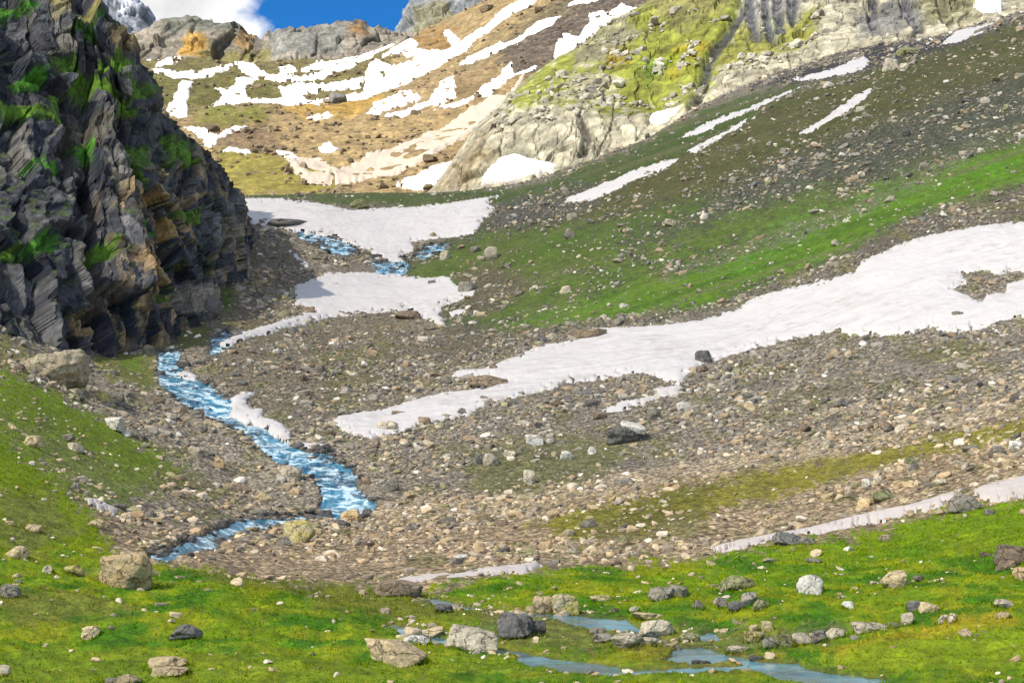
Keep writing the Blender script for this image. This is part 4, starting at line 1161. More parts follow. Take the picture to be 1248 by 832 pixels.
BASES = []
HERO = [
    # u, v of the foot, width, height, material, seed, label
    (480, 810, 78, 30, 'tan', 11, "broad tan boulder with a lumpy top in front of a low green bank"),
    (150, 717, 66, 48, 'orange', 12, "biggest orange-tan boulder, blocky, beside the lower stream"),
    (110, 778, 21, 15, 'orange', 13, "small yellowish block alone on the bright grass at the left"),
    (226, 778, 36, 17, 'dark', 14, "dark grey wedge of rock lying on the bright grass"),
    (204, 814, 52, 13, 'tan', 15, "flat tan slab sunk in grass below the dark grey wedge"),
    (206, 824, 46, 10, 'tan', 16, "low flat slab just in front of the flat tan slab"),
    (157, 834, 30, 14, 'tan', 17, "tan stone cut by the picture's bottom edge"),
    (136, 835, 18, 9, 'grey', 18, "small grey stone touching the tan stone at the picture's bottom edge"),
    (2, 836, 18, 14, 'pale', 19, "pale stone in the lower left corner"),
    (20, 681, 27, 15, 'tan', 20, "rounded tan rock on the grassy left bank"),
    (10, 726, 26, 15, 'grey', 21, "grey angular rock at the left edge of the meadow"),
    (89, 700, 25, 12, 'yellow', 22, "oval yellow-brown stone left of the biggest orange-tan boulder"),
    (58, 699, 14, 11, 'pale', 23, "pale round stone left of the oval yellow-brown stone"),
    (117, 644, 22, 10, 'tan', 24, "flat tan stone high on the grassy left bank"),
    (38, 648, 22, 10, 'tan', 25, "tan stone on the rim of a dark hollow in the left bank"),
    (364, 661, 40, 29, 'yellow', 26, "pale yellow boulder where the lower stream bends"),
    (267, 572, 14, 16, 'orange', 27, "bright orange upright stone on the grey gravel left of the rapids"),
    (427, 637, 24, 16, 'orange', 28, "orange boulder at the foot of the rapids"),
    (486, 727, 56, 20, 'brown', 29, "wide dark brown block at the left tip of the flat grey snow sliver"),
    (662, 749, 27, 22, 'tan', 30, "round tan-brown boulder touching a yellow boulder"),
    (690, 750, 32, 27, 'yellow', 31, "yellow boulder with a rounded top right of the round tan-brown boulder"),
    (628, 776, 44, 29, 'dark', 32, "dark slate-grey boulder standing by the meadow rivulet"),
    (655, 774, 22, 18, 'dark', 33, "black low rock tucked behind the dark slate-grey boulder"),  # dark rock added where the boulder's shadow falls
    (541, 746, 22, 10, 'dark', 34, "small blackish mound of rock left of the dark slate-grey boulder"),
    (530, 777, 30, 12, 'tan', 35, "tan slab at the head of a row of pale slabs"),
    (575, 792, 66, 28, 'pale', 36, "long pale slab sloping to the right beside the dark slate-grey boulder"),
    (508, 784, 34, 10, 'white', 37, "whitish flat rock left of the long pale slab"),
    (800, 778, 46, 23, 'pale', 38, "largest pale rock in the stony ford of the meadow"),
    (789, 787, 24, 11, 'pale', 39, "pale triangular rock leaning under the largest pale rock"),
    (764, 789, 38, 16, 'pale', 40, "pale curved rock left of the largest pale rock"),
    (736, 782, 26, 10, 'grey', 41, "grey stone left of the pale curved rock"),
    (728, 772, 20, 8, 'grey', 42, "grey flat stone behind the pale curved rock"),
    (840, 781, 26, 10, 'mossy', 43, "mossy stone right of the largest pale rock"),
    (987, 724, 31, 24, 'white', 44, "white boulder alone on the green meadow"),
    (1095, 714, 36, 21, 'tan', 45, "pinkish tan boulder alone on the green slope"),
    (1240, 689, 56, 28, 'brown', 46, "big block with a dark underside at the right edge"),
    (1246, 710, 20, 16, 'orange', 47, "brown block at the right edge below the big block"),
    (1033, 741, 15, 8, 'white', 48, "small bluish white oval stone on the meadow"),
    (1115, 746, 22, 12, 'dark', 49, "dark grey stone touching a tan stone on the right meadow"),
    (1133, 746, 26, 14, 'tan', 50, "tan stone touching the dark grey stone on the right meadow"),
    (1108, 763, 17, 16, 'pale', 51, "pale upright stone below the dark and tan pair"),
    (1092, 765, 20, 8, 'mossy', 52, "mossy stone beside the pale upright stone"),
    (1062, 770, 44, 13, 'pale', 53, "long pale slab left of the pale upright stone"),
    (1151, 761, 14, 11, 'white', 54, "small white stone pair's left half on the right meadow"),
    (1161, 761, 12, 11, 'pale', 55, "small pale stone pair's right half on the right meadow"),
    (898, 719, 44, 18, 'mossy', 56, "wide mossy rock above a cluster of grey stones"),
    (878, 741, 18, 14, 'grey', 57, "left stone of the grey cluster under the wide mossy rock"),
    (898, 745, 22, 13, 'dark', 58, "dark middle stone of the grey cluster under the wide mossy rock"),
    (912, 737, 22, 16, 'grey', 59, "tilted top stone of the grey cluster under the wide mossy rock"),
    (928, 743, 20, 12, 'mossy', 60, "right stone of the grey cluster under the wide mossy rock"),
    (806, 729, 34, 14, 'grey', 61, "grey log-shaped block on the mid meadow"),
    (828, 727, 24, 14, 'grey', 62, "grey slab right of the log-shaped block"),
    (851, 742, 14, 10, 'grey', 63, "small grey stone between the log-shaped block and the grey cluster"),
    (733, 733, 28, 8, 'yellow', 64, "flat yellow rock on bright grass right of the yellow boulder"),
    (792, 755, 44, 8, 'tan', 65, "long flat tan slab above the meadow rivulet"),
    (773, 748, 12, 7, 'pale', 66, "small pale stone left of the long flat tan slab"),
    (920, 782, 26, 12, 'yellow', 67, "brightest yellow stone at the left end of a stone row"),
    (935, 772, 16, 12, 'yellow', 68, "yellowish stone on top of the stone row's left end"),
    (918, 772, 12, 9, 'tan', 69, "tan stone atop the stone row's left end"),
    (937, 790, 16, 14, 'grey', 70, "grey stone in the stone row next to the yellow stones"),
    (955, 789, 26, 16, 'mossy', 71, "mossy block in the middle of the stone row"),
    (976, 784, 26, 14, 'pale', 72, "pale block right of the mossy block in the stone row"),
    (998, 782, 22, 13, 'grey', 73, "grey block near the right end of the stone row"),
    (1020, 779, 24, 14, 'pale', 74, "last pale block at the right end of the stone row"),
    (900, 796, 26, 9, 'pale', 75, "flat pale stone in front of the stone row by the blue pool"),
    (1225, 740, 26, 10, 'pale', 76, "pale slab on the right meadow near the picture's edge"),
    (1222, 755, 18, 8, 'tan', 77, "tan slab below the pale slab near the picture's edge"),
    (1080, 660, 18, 8, 'tan', 78, "tan stone high on the right meadow"),
    # moraine and mid valley
    (765, 538, 52, 23, 'dark', 80, "dark boulder with a white streak across its top, largest in the mid scree"),
    (652, 542, 23, 14, 'white', 81, "white ring-like stone in the mid scree"),
    (857, 442, 22, 18, 'dark', 82, "dark upright block at the lower edge of the longest snow tongue"),
    (797, 511, 19, 15, 'grey', 83, "rounded grey stone with a white side below the thin snow scrap"),
    (645, 591, 15, 19, 'pale', 84, "pale pyramid-shaped stone standing in thin turf"),
    (692, 560, 18, 11, 'white', 85, "white-green stone in a stone heap on thin turf"),
    (722, 553, 11, 10, 'white', 86, "small round white stone right of the white-green stone"),
    (671, 542, 11, 7, 'white', 87, "small white stone right of the ring-like stone"),
    (598, 568, 20, 16, 'pale', 88, "pale rock leaning on a dark neighbour in the mid scree"),
    (586, 566, 14, 14, 'dark', 89, "dark rock behind the pale leaning rock in the mid scree"),
    (621, 557, 16, 9, 'pale', 90, "pale flat stone between the leaning rock and the ring-like stone"),
    (964, 662, 40, 16, 'dark', 91, "dark rock lying on the narrow grey snow strip"),
    (984, 663, 18, 9, 'grey', 92, "grey stone touching the dark rock on the narrow snow strip"),
    (1176, 622, 38, 21, 'grey', 93, "grey sloping rock between the two parts of the snow strip"),
    (1072, 628, 10, 14, 'pale', 94, "pale upright stone at the upper rim of the snow strip"),
    (1057, 593, 14, 11, 'white', 95, "whitest stone of the right lower scree"),
    (1070, 587, 12, 10, 'pale', 96, "pale stone just right of the whitest stone in the right lower scree"),
    (1148, 592, 14, 9, 'pale', 97, "pale round stone in the right lower scree near the snow strip"),
    (1053, 618, 18, 15, 'orange', 98, "brown-orange rounded rock in the right lower scree"),
    (1076, 610, 26, 14, 'mossy', 99, "olive rock behind the brown-orange rock"),
    (1106, 617, 20, 10, 'tan', 100, "tan rock right of the brown-orange rock"),
    (1217, 556, 24, 14, 'grey', 101, "grey rounded rock among pale stones at the right"),
    (1238, 548, 16, 12, 'white', 102, "pale pink stone right of the grey rounded rock"),
    (66, 464, 80, 40, 'outcrop', 103, "large pale outcrop at the foot of the dark cliff"),
    (124, 488, 20, 15, 'yellow', 104, "yellowish rock right below the pale outcrop"),
    (142, 492, 20, 13, 'grey', 105, "grey rock right of the yellowish rock below the outcrop"),
    (137, 524, 26, 15, 'white', 106, "white flat rock on the gravel below the left grass band"),
    (154, 533, 12, 9, 'white', 107, "small white stone right of the white flat rock"),
    (92, 550, 20, 12, 'pale', 108, "pale stone in a cluster on the left grass band"),
    (40, 546, 20, 15, 'tan', 109, "tan stone at the upper left of the grass band's stone cluster"),
    (84, 540, 14, 9, 'grey', 110, "grey stone above the pale stone on the left grass band"),
    (352, 586, 30, 20, 'pale', 111, "pale triangular rock on the near bank of the rapids"),
    (343, 588, 14, 11, 'white', 112, "white stone at the foot of the pale triangular rock"),
    (476, 600, 22, 17, 'grey', 113, "grey boulder right of the lower rapids"),
    (408, 604, 18, 10, 'dark', 114, "dark wet rock in the lower rapids"),
    (240, 556, 22, 12, 'pale', 115, "pale rounded rock on the gravel left of the orange upright stone"),
    (232, 392, 62, 44, 'grey', 116, "huge grey fallen block leaning on the cliff's foot"),
    (258, 390, 20, 30, 'dark', 117, "dark upright block beside the huge fallen block"),
    (596, 471, 48, 14, 'brown', 118, "brown rock island in the lower part of the longest snow tongue"),
    (601, 452, 11, 9, 'brown', 119, "small brown rock on the snow above the rock island"),
    (488, 507, 24, 7, 'brown', 120, "flat brown rock in the lower tip of the snow tongue"),
    (474, 526, 32, 14, 'pale', 121, "dusty pale block at the lower edge of the snow tongue's tip"),
    (716, 412, 50, 11, 'brown', 122, "flat brown ledge at the upper edge of the longest snow tongue"),
    (672, 414, 14, 9, 'pale', 123, "pale stone left of the flat brown ledge"),
    (497, 389, 34, 12, 'brown', 124, "brown slab at the lower edge of the wide snow bed"),
    (570, 357, 24, 15, 'grey', 125, "grey rock at the right tip of the wide snow bed"),
    (350, 277, 54, 9, 'dark', 126, "long dark flat rock on the broad upper snow bed"),
    (410, 351, 8, 6, 'dark', 127, "small dark stone on the left part of the wide snow bed"),
    (526, 348, 10, 6, 'dark', 128, "small dark stone on the right part of the wide snow bed"),
    (437, 254, 22, 11, 'mossy', 129, "pale green rock at the upper rim of the broad snow bed"),
    (598, 317, 18, 18, 'pale', 130, "pale round boulder at the foot of the shaded green slope"),
    (542, 316, 14, 11, 'pale', 131, "pale boulder left of the meltwater's pale round boulder"),
    (580, 308, 14, 9, 'grey', 132, "grey boulder between two pale boulders at the green slope's foot"),
    (375, 382, 20, 9, 'brown', 133, "brown block at the left edge of the wide snow bed"),
    (1087, 246, 16, 7, 'pale', 134, "pale flat stone on the brightest green band"),
    (1050, 217, 10, 8, 'pale', 135, "bluish pale stone on the upper edge of the green band"),
    (1086, 85, 22, 17, 'pale', 136, "pale angular boulder on the ridge crest"),
    (1107, 67, 26, 12, 'mossy', 137, "pale green boulder right of the angular boulder on the ridge crest"),
    (1102, 85, 12, 9, 'pale', 138, "small pale boulder between the two ridge crest boulders"),
    (1012, 107, 16, 7, 'white', 139, "white stone on the olive ridge below the crest"),
    (1016, 326, 18, 8, 'pale', 140, "pale flat stone at the upper edge of the snow, on brown scree"),
    (1020, 300, 12, 7, 'pale', 141, "pale stone at the lower rim of the green band"),
    (694, 291, 14, 10, 'grey', 142, "grey boulder in the shaded slope's stony streak"),
    (818, 277, 16, 8, 'pale', 143, "pale boulder with a dark side on the shaded green slope"),
    (698, 268, 14, 9, 'pale', 144, "pale boulder left of the leaning snow patch's foot"),
]
for row in HERO:
    u, vb, w, h, kind, seed, label = row
    kw = {}
    if h < w * .35:
        kw = dict(planes=7, round_=.35)
    if seed in (44, 130, 20, 22, 30, 31, 97, 86):
        kw = dict(planes=14, round_=.75)
    if kind in ('mossy', 'outcrop'):
        kw['rough'] = .16 if kind == 'outcrop' else .09
    hero(u, vb, w, h, kind, seed, label, tilt=random.uniform(-.12, .12), name="boulder" if w >= 20 else "rock", cat="boulder" if w >= 20 else "rock", **kw)
bl = [o for o in C.objects if o.get("label", "").startswith("dark boulder with a white streak")][0]
P, f = rock_shape(777, 3, 8, .06, .3)
bb = np.array([v.co for v in bl.data.vertices])
ex_ = bb.max(0) - bb.min(0)
P = P * ex_ * np.array([.30, .40, .16])
wb = link("white_band", P, f, MS['white'], True)
wb.parent = bl
wb.location = ((bb[:, 0].max() + bb[:, 0].min()) / 2 + ex_[0] * .12, -ex_[1] * .12, bb[:, 2].min() + ex_[2] * .86)
wb.rotation_euler = (.25, .22, .1)
hero(410, 126, 27, 14, 'dark', 150, "dark boulder on the far yellow slope under the snow band", far_=True)
hero(370, 207, 12, 10, 'brown', 151, "small dark boulder on the far yellow grass above the rim", far_=True, name="rock", cat="rock")
hero(398, 126, 12, 5, 'brown', 152, "low brown rock left of the dark boulder on the far yellow slope", far_=True, name="rock", cat="rock")

# ---- scattered stones: the largest are things of their own, the rest one mass of rubble
cellA = np.abs(np.linalg.norm(np.cross(TP[1:, :-1] - TP[:-1, :-1], TP[:-1, 1:] - TP[:-1, :-1]), axis=-1))[:rowsplit]
sub = (slice(0, rowsplit), slice(0, nc - 1))
Dc, Uc, Vc = TD[sub], TU[sub], TPV[sub]
vis = (Uc > -60) & (Uc < 1310) & (Vc < 850) & (Dc > 40)
notsnow = 1 - sstep(-1, 5, snow_sd[sub])
dens = grv[sub] * (1 - .95 * grs[sub]) + .06 * grs[sub] * (1 + 4 * sstep(.1, .6, -nz1[sub] + .5 * nz3[sub]))
bank = sstep(-14, -3, rap_sd[sub]) * (1 - sstep(-1, 3, rap_sd[sub]))
inr = sstep(0, 4, rap_sd[sub])
dens = dens * (1 - inr) + .7 * inr * sstep(-.1, .3, fbm(np.stack([Uc / 9, TV[sub] / 5, 0 * Uc], -1), 2, 411)) + .9 * bank
dens = dens + .9 * sstep(-12, -3, pool_sd[sub]) * sstep(-.1, .4, nz2[sub] + .3)
dens = dens * (1 - .9 * sstep(-1, 1, pool_sd[sub]))
dens = dens * notsnow + .02 * sstep(-1, 4, snow_sd[sub]) * sstep(0, -12, -snow_sd[sub] * 0 - 14 + snow_sd[sub])
dens = dens + .5 * sstep(-4, 6, sdf([(1150, 372), (1190, 362), (1248, 350), (1290, 350), (1290, 385), (1200, 400), (1150, 398)], Uc, TV[sub], 20)) * (Dc < 260)
clump = np.clip(.7 + 1.3 * fbm(TP[:rowsplit, :-1] / 7.0, 3, 401) + 1.0 * fbm(TP[:rowsplit, :-1] / 28.0, 2, 405), .05, 2.8)
wgt = cellA * dens * clump * vis * np.interp(Dc, [45, 130, 220, 330, 460], [1.0, 1.0, .55, .28, .16])
cum = np.cumsum(wgt.ravel())
NST = 44000
pick = np.searchsorted(cum, rng.uniform(0, cum[-1], NST))
pr, pc = np.unravel_index(pick, wgt.shape)
jit = rng.uniform(0, 1, (NST, 2))
pos = TP[pr, pc] + (TP[pr + 1, pc] - TP[pr, pc]) * jit[:, :1] + (TP[pr, pc + 1] - TP[pr, pc]) * jit[:, 1:]
sd_ = TD[pr, pc]
size = np.exp(rng.normal(math.log(.145), .56, NST)) * np.interp(sd_, [45, 100, 200, 300, 450], [.62, 1.0, 1.25, 1.75, 2.1])
size = np.minimum(size, np.interp(sd_, [45, 90, 140, 300, 450], [.23, .48, .72, 1.15, 1.4]))
green = grs[pr, pc]
size = np.where(green > .5, size * .8, size)
asp = np.stack([rng.uniform(.85, 1.45, NST), rng.uniform(.7, 1.1, NST), rng.uniform(.42, .85, NST)], -1)
yaw = rng.uniform(0, 2 * math.pi, NST)
tl = rng.normal(0, .22, (NST, 2))
pal = np.array([(.27, .245, .20), (.21, .185, .15), (.36, .29, .19), (.42, .36, .26), (.14, .135, .13), (.52, .48, .40), (.30, .23, .15), (.66, .63, .57), (.24, .23, .13)])
palname = ['grey', 'grey', 'tan', 'tan', 'dark', 'pale', 'brown', 'white', 'mossy']
warm = sstep(190, 110, sd_)                                  # the low moraine is of tanner stone
pw = np.stack([.24 + 0 * warm, .24 - .14 * warm, .06 + .18 * warm, .05 + .15 * warm, .07 - .02 * warm, .045 + .03 * warm, .10 + 0 * warm, .016 + .006 * warm, .07 + 0 * warm], -1)
pw[:, 5] += .2 * green * 1
cp = np.cumsum(pw / pw.sum(1, keepdims=True), 1)
pi_ = (rng.uniform(0, 1, (NST, 1)) > cp).sum(1).clip(0, 8)
inriver = rap_sd[pr, pc] > -6
pi_ = np.where(inriver & (rng.uniform(0, 1, NST) < .8), 4, pi_)
scol = pal[pi_] * 1.16 * (1 + warm[:, None] * np.array([.17, .09, -.01])) * rng.uniform(.75, 1.25, (NST, 1)) * np.where(inriver, .6, 1)[:, None]
size = np.where(rap_sd[pr, pc] > 0, np.maximum(size * 1.8, .3), size)
px = size * F / sd_ * 2
# which ones are things
inframe = (rap_sd[pr, pc] < 1) & (TPU[pr, pc] > 6) & (TPU[pr, pc] < 1242) & (TPV[pr, pc] < 826)
order = np.argsort(-(px * asp[:, 0] * inframe))
N_IND = 300 - len(HERO) - 3
single = np.zeros(NST, bool)
single[order[:N_IND]] = True
# stones too far off to be told apart, on the crag and the far slopes
m1 = np.zeros(RU.shape)
for pl_ in ([(600, 140), (700, 55), (800, -10), (905, 20), (850, 130), (740, 138), (600, 165)], [(860, 95), (905, 40), (1000, 20), (1000, 60), (900, 95)]):
    m1 = np.maximum(m1, sstep(-6, 6, sdf(pl_, RU, RV, 20)))
m1 = m1 * (1 - sstep(-2, 1, crag_snow)) * sstep(-.1, .4, fbm(RP / 22, 3, 431)) * (RU < 1300)
ca = np.cumsum(m1.ravel())
a_ = RP.reshape(-1, 3)[np.searchsorted(ca, rng.uniform(0, ca[-1], 760))]
m2 = (TD[:nr] > 640) * (TD < 1290) * (TU > 150) * (TU < 800) * (.25 + sstep(.0, .4, fbm(TP / 60, 3, 433))) * (1 - sstep(-2, 1, snow_sd))
ca = np.cumsum(m2.ravel())
b_ = TP.reshape(-1, 3)[np.searchsorted(ca, rng.uniform(0, ca[-1], 1500))]
m3 = cellA * sstep(-.5, 1.5, rap_sd[sub]) * sstep(-.25, .25, fbm(np.stack([Uc / 10, TV[sub] / 5, 0 * Uc], -1), 2, 411))
ca = np.cumsum(m3.ravel())
c_ = TP[:rowsplit, :-1].reshape(-1, 3)[np.searchsorted(ca, rng.uniform(0, ca[-1], 900))]
XP = np.concatenate([a_, b_, c_])
XN = len(XP)
pos = np.concatenate([pos, XP])
xs_ = np.concatenate([np.exp(rng.normal(math.log(1.05), .45, 760)), np.exp(rng.normal(math.log(1.1), .45, 1500)), np.clip(np.exp(rng.normal(math.log(.38), .45, 900)), .16, .8) * np.interp(c_[:, 1], [130, 350], [.85, 1.3])])
size = np.concatenate([size, xs_])
asp = np.concatenate([asp, np.stack([rng.uniform(.85, 1.45, XN), rng.uniform(.7, 1.1, XN), rng.uniform(.5, .9, XN)], -1)])
yaw = np.concatenate([yaw, rng.uniform(0, 6.28, XN)])
tl = np.concatenate([tl, rng.normal(0, .22, (XN, 2))])
xc = np.where(np.arange(XN)[:, None] < 760, np.array([[.30, .28, .22]]), np.array([[.16, .12, .075]])) * rng.uniform(.6, 1.35, (XN, 1))
xc[2260:] = np.array([.085, .082, .085]) * rng.uniform(.5, 2.2, (900, 1))
scol = np.concatenate([scol, xc])
single = np.concatenate([single, np.zeros(XN, bool)])
NST += XN
TEMPL = [rock_shape(500 + k, 2, 8, .05, .22) for k in range(14)]
ti = rng.integers(0, 14, NST)
cy, sy = np.cos(yaw), np.sin(yaw)
VS, FS, CS = [], [], []
base_i = 0
for k in range(14):
    P, f = TEMPL[k]
    sel = np.where((ti == k) & ~single)[0]
    A = P[None] * (asp[sel] * size[sel, None])[:, None]
    x = A[..., 0] * cy[sel, None] - A[..., 1] * sy[sel, None]
    y = A[..., 0] * sy[sel, None] + A[..., 1] * cy[sel, None]
    z = A[..., 2] + A[..., 0] * tl[sel, :1] + A[..., 1] * tl[sel, 1:]
    W = np.stack([x, y, z], -1) + pos[sel, None]
    W[..., 2] += (asp[sel, 2] * size[sel] * .18)[:, None]
    nv = P.shape[0]
    VS.append(W.reshape(-1, 3))
    FS.append((f[None] + (np.arange(len(sel)) * nv)[:, None, None]).reshape(-1, 3) + base_i)
    CS.append(np.repeat(scol[sel], nv, 0))
    base_i += len(sel) * nv
link("scree_rubble", np.concatenate(VS), np.concatenate(FS), M_rubble, False, {"col": np.concatenate(CS)}, {"kind": "stuff"})

ZLAB = {
    'meadow': ("{c} stone half sunk in the green meadow turf", "loose stones in the meadow turf"),
    'snow': ("{c} stone melting out of the old snow", "stones on the snow"),
    'river': ("{c} wet stone at the edge of the rapids", "wet stones along the rapids"),
    'left': ("{c} stone on the gravel between the left grass slope and the rapids", "stones on the left gravel bank"),
    'moraine': ("{c} stone in the broad tan boulder field above the meadow", "stones in the tan boulder field"),
    'mid': ("{c} stone in the grey scree below the longest snow tongue", "stones in the grey scree below the snow tongue"),
    'mound': ("{c} stone on the brown gravel around the wide snow bed", "stones on the brown gravel mound"),
    'slope': ("{c} boulder scattered on the shaded green ridge slope", "boulders on the shaded ridge slope"),
}
tm_cache = {}
for i in np.where(single)[0]:
    u, v, d = TPU[pr[i], pc[i]], TPV[pr[i], pc[i]], sd_[i]
    if inriver[i]:
        zn = 'river'
    elif snow_sd[pr[i], pc[i]] > 0:
        zn = 'snow'
    elif d < 92 or (green[i] > .6 and d < 110):
        zn = 'meadow'
    elif u < 330 and d < 260:
        zn = 'left'
    elif d < 150:
        zn = 'moraine'
    elif d < 232 and u > 420:
        zn = 'mid'
    elif u < 600:
        zn = 'mound'
    else:
        zn = 'slope'
    kn = palname[pi_[i]]
    key = (int(ti[i]), kn)
    if key not in tm_cache:
        P, f = rock_shape(500 + key[0], 3, 8, .08, .25)
        o = link("rock", P, f, MS[kn], True)
        tm_cache[key] = o.data
    else:
        o = bpy.data.objects.new("rock", tm_cache[key])
        C.objects.link(o)
    s_ = asp[i] * size[i]
    o.scale = s_
    o.rotation_euler = (tl[i, 1], -tl[i, 0], yaw[i])
    o.location = (pos[i, 0], pos[i, 1], pos[i, 2] + s_[2] * .25)
    word = {'grey': 'grey', 'tan': 'tan', 'dark': 'dark', 'pale': 'pale', 'brown': 'brown', 'white': 'white', 'mossy': 'mossy olive'}[kn]
    lab, grp = ZLAB[zn]
    o["label"] = lab.format(c=word)
    o["category"] = "rock"
    o["group"] = word + " " + grp

# ------------------------------------------------------------------ turf of the meadow
NB = 160000
w2 = cellA * (grs[sub] ** 2) * ((Uc > -300) & (Uc < 1650) & (Vc < 860) & (Dc > 38)) * np.interp(Dc, [40, 80, 120, 190, 240], [1, .8, .4, .12, 0]) * (1 - sstep(-3, 0, pool_sd[sub])) * notsnow
cum = np.cumsum(w2.ravel())
pick = np.searchsorted(cum, rng.uniform(0, cum[-1], NB))
gr_, gc = np.unravel_index(pick, w2.shape)
jit = rng.uniform(0, 1, (NB, 2))
gp = TP[gr_, gc] + (TP[gr_ + 1, gc] - TP[gr_, gc]) * jit[:, :1] + (TP[gr_, gc + 1] - TP[gr_, gc]) * jit[:, 1:]
gh = np.minimum(np.exp(rng.normal(math.log(.07), .35, NB)), .13) * np.interp(TD[gr_, gc], [45, 120], [1, 1.8]) * (1 + .5 * nz2[gr_, gc]).clip(.4, 1.8)
gw = gh * rng.uniform(.22, .42, NB)
ga = rng.uniform(0, 2 * math.pi, NB)
dx = np.stack([np.cos(ga), np.sin(ga), 0 * ga], -1) * gw[:, None]
lean = rng.normal(0, .55, (NB, 3)) * gh[:, None]
lean[:, 2] = gh * rng.uniform(.75, 1.1, NB)
TU_ = []
for p_, hx_, hy_ in BASES:
    if p_[1] < 100:
        n_ = int(70 * (1 + hx_))
        a_ = rng.uniform(0, 2 * math.pi, n_)
        r_ = 1.0 + rng.exponential(.13, n_)
        TU_.append(np.stack([p_[0] + np.cos(a_) * hx_ * r_ * .95, p_[1] + hy_ * .3 + np.sin(a_) * hy_ * r_ * .95, np.full(n_, p_[2])], -1))
TU_ = np.concatenate(TU_)
nt_ = len(TU_)
cc_ = np.argmin(np.abs(proj(TU_)[0][:, None] - cols[None]), 1)
for q_ in range(nt_):                          # drop each tuft onto the turf
    TU_[q_, 2] = np.interp(TU_[q_, 1], TP[:rowsplit, cc_[q_], 1], TP[:rowsplit, cc_[q_], 2])
sel_ = rng.integers(0, NB, nt_)
rr_ = np.array([int(np.argmax(TD[:rowsplit, cc_[q_]] > TU_[q_, 1])) for q_ in range(nt_)])
gp[sel_] = TU_
gr_[sel_], gc[sel_] = rr_, np.minimum(cc_, nc - 2)
gh[sel_] = rng.uniform(.09, .24, nt_)
gw[sel_] = gh[sel_] * .2
dx[sel_] *= .8
lean[sel_] = rng.normal(0, .3, (nt_, 3)) * gh[sel_, None]
lean[sel_, 2] = gh[sel_]
gp[:, 2] -= .01
GV = np.stack([gp - dx, gp + dx, gp + lean], 1).reshape(-1, 3)
gcol = 1.3 * col[gr_, gc] * rng.uniform(.7, 1.45, (NB, 1)) * np.array([1.05, 1.05, 1.0]) + np.array([.012, .006, 0]) * rng.uniform(0, 1, (NB, 1))
link("grass", GV, np.arange(NB * 3).reshape(-1, 3), M_grass, False, {"col": np.repeat(gcol, 3, 0)}, {"kind": "stuff"})

# ------------------------------------------------------------------ daylight
SUN = Vector((-.74 * math.cos(R(44)), -.6726 * math.cos(R(44)), math.sin(R(44))))
ld = bpy.data.lights.new("sun", 'SUN')
ld.energy = 5.0
ld.angle = R(.55)
ld.color = (1, .94, .84)
lo = bpy.data.objects.new("sun", ld)
lo.rotation_euler = (-SUN).to_track_quat('-Z', 'Y').to_euler()
C.objects.link(lo)

# an unseen, added cloud over the near valley: it lets light through softly and shades the valley floor up to the rim
cm, nt, b = new_mat("shade_cloud")
out = nt.nodes["Material Output"]
nt.nodes.remove(b)
df = N(nt, "ShaderNodeBsdfDiffuse", Color=(.9, .9, .9, 1))
tr = N(nt, "ShaderNodeBsdfTranslucent", Color=(.95, .93, .9, 1))
mx = N(nt, "ShaderNodeMixShader", Fac=.5)
L(nt, df.outputs[0], mx.inputs[1])
L(nt, tr.outputs[0], mx.inputs[2])
tp_ = N(nt, "ShaderNodeBsdfTransparent", Color=(1, .985, .96, 1))
mx2 = N(nt, "ShaderNodeMixShader", Fac=.64)
L(nt, mx.outputs[0], mx2.inputs[1])
L(nt, tp_.outputs[0], mx2.inputs[2])
L(nt, mx2.outputs[0], out.inputs["Surface"])
CH = 520.0


def shade_to_cloud(x, y, z):
    t = (CH - z) / SUN.z
    return x + SUN.x * t, y + SUN.y * t


edge_pts = [(-600, 455, 92), (-300, 445, 92), (-80, 440, 92), (0, 442, 93), (30, 446, 97), (70, 462, 124), (110, 478, 136), (170, 470, 152), (260, 455, 170), (420, 430, 200)]
ex = [shade_to_cloud(*p) for p in edge_pts]
xs = [p[0] for p in ex]
ys = [p[1] for p in ex]
cx = np.linspace(xs[0], xs[-1], 90)
cyv = np.linspace(0, 1, 60)
y0 = -520
top_y = np.interp(cx, xs, ys)
X = np.broadcast_to(cx[None], (60, 90))
Y = y0 + (top_y[None] - y0) * cyv[:, None]
eb = np.minimum(np.minimum(cyv, 1 - cyv)[:, None] * 8, np.minimum(np.arange(90), np.arange(90)[::-1])[None] / 10).clip(0, 1) ** .5
q = np.stack([X, Y, 0 * X], -1)
tp = CH + eb * (18 + 24 * np.abs(fbm(q / 90, 4, 701)) + 14 * np.abs(fbm(q / 28, 3, 705)))
bt = CH - eb * (6 + 8 * np.abs(fbm(q / 120, 3, 711)))
VV = np.concatenate([np.stack([X, Y, tp], -1).reshape(-1, 3), np.stack([X, Y, bt], -1).reshape(-1, 3)])
fg = grid_faces(60, 90)
link("shade_clouds", VV, np.concatenate([fg, fg[:, ::-1] + 5400]), cm, True, {}, {"kind": "stuff"})

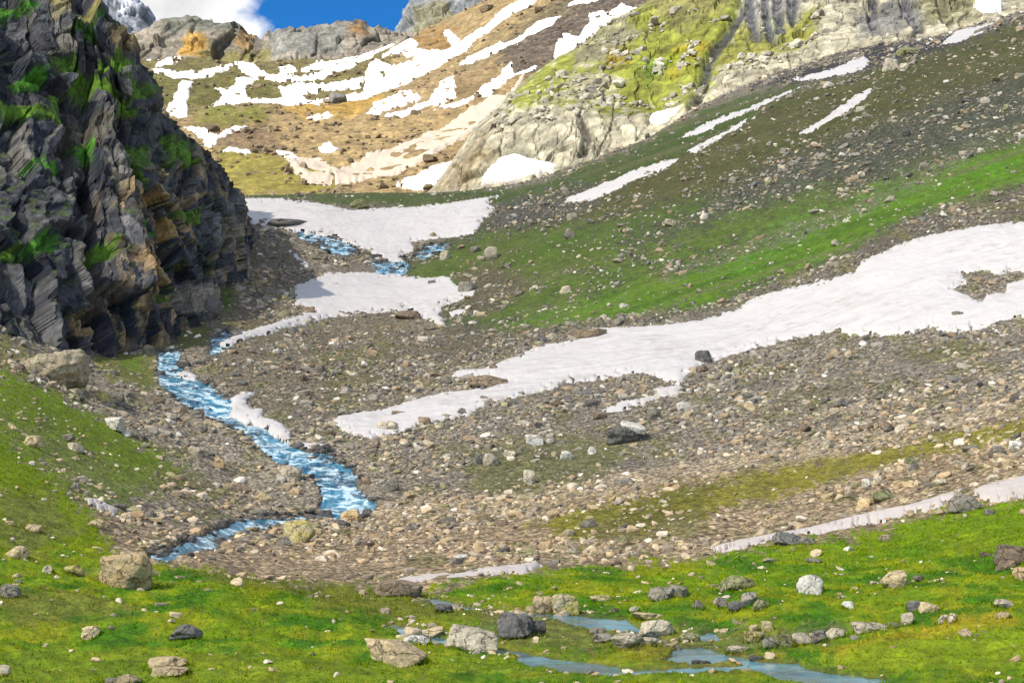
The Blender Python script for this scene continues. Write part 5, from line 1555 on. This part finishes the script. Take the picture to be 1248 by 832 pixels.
w = bpy.data.worlds.new("World")
bpy.context.scene.world = w
w.use_nodes = True
nt = w.node_tree
bg = nt.nodes["Background"]
sky = N(nt, "ShaderNodeTexSky", _sky_type='NISHITA', _sun_disc=False)
sky.sun_elevation = R(44)
sky.sun_rotation = math.atan2(SUN.x, SUN.y)
sky.altitude = 2500
sky.air_density = 1.0
sky.dust_density = .3
sky.ozone_density = 3.0
tc = N(nt, "ShaderNodeTexCoord")
sx = N(nt, "ShaderNodeSeparateXYZ")
L(nt, tc.outputs["Generated"], sx.inputs[0])
n1 = noise_node(nt, tc.outputs["Generated"], 9.0, 9, .6, .2)
ax = math_node(nt, 'DIVIDE', sx.outputs[0], math_node(nt, 'MAXIMUM', sx.outputs[1], .05))
edge = math_node(nt, 'ADD', math_node(nt, 'SUBTRACT', -.160, ax), math_node(nt, 'MULTIPLY', math_node(nt, 'SUBTRACT', n1, .5), .26))
mask = math_node(nt, 'MULTIPLY', maprange(nt, edge, 0, .035, 0, 1), maprange(nt, sx.outputs[1], .2, .4, 0, 1))
n2 = noise_node(nt, tc.outputs["Generated"], 14.0, 8, .6)
hs = N(nt, "ShaderNodeHueSaturation", Saturation=.7, Value=1.0)
L(nt, sky.outputs[0], hs.inputs["Color"])
low = math_node(nt, 'MULTIPLY', maprange(nt, sx.outputs[1], .5, .8, 0, 1), maprange(nt, sx.outputs[2], .45, .75, 1, 0))
deep = mixc(nt, low, hs.outputs[0], mixc(nt, 1.0, hs.outputs[0], (.06, .36, .74), 'MULTIPLY'))
ccol = scaled(nt, mixc(nt, 0.0, (1, 1, 1), (1, 1, 1)), maprange(nt, n2, .3, .7, 3.2, 5.2))
L(nt, mixc(nt, mask, deep, ccol), bg.inputs[0])
bg.inputs[1].default_value = .13

sc = bpy.context.scene
sc.view_settings.view_transform = 'Standard'
sc.view_settings.look = 'None'
sc.view_settings.exposure = .86
sc.view_settings.gamma = 1

cd = bpy.data.cameras.new("camera")
cd.sensor_width = 36
cd.lens = 36 * F / 1248
cd.clip_end = 6000
cd.clip_start = .5
co = bpy.data.objects.new("camera", cd)
co.rotation_euler = (math.pi / 2 + PITCH, 0, 0)
C.objects.link(co)
sc.camera = co
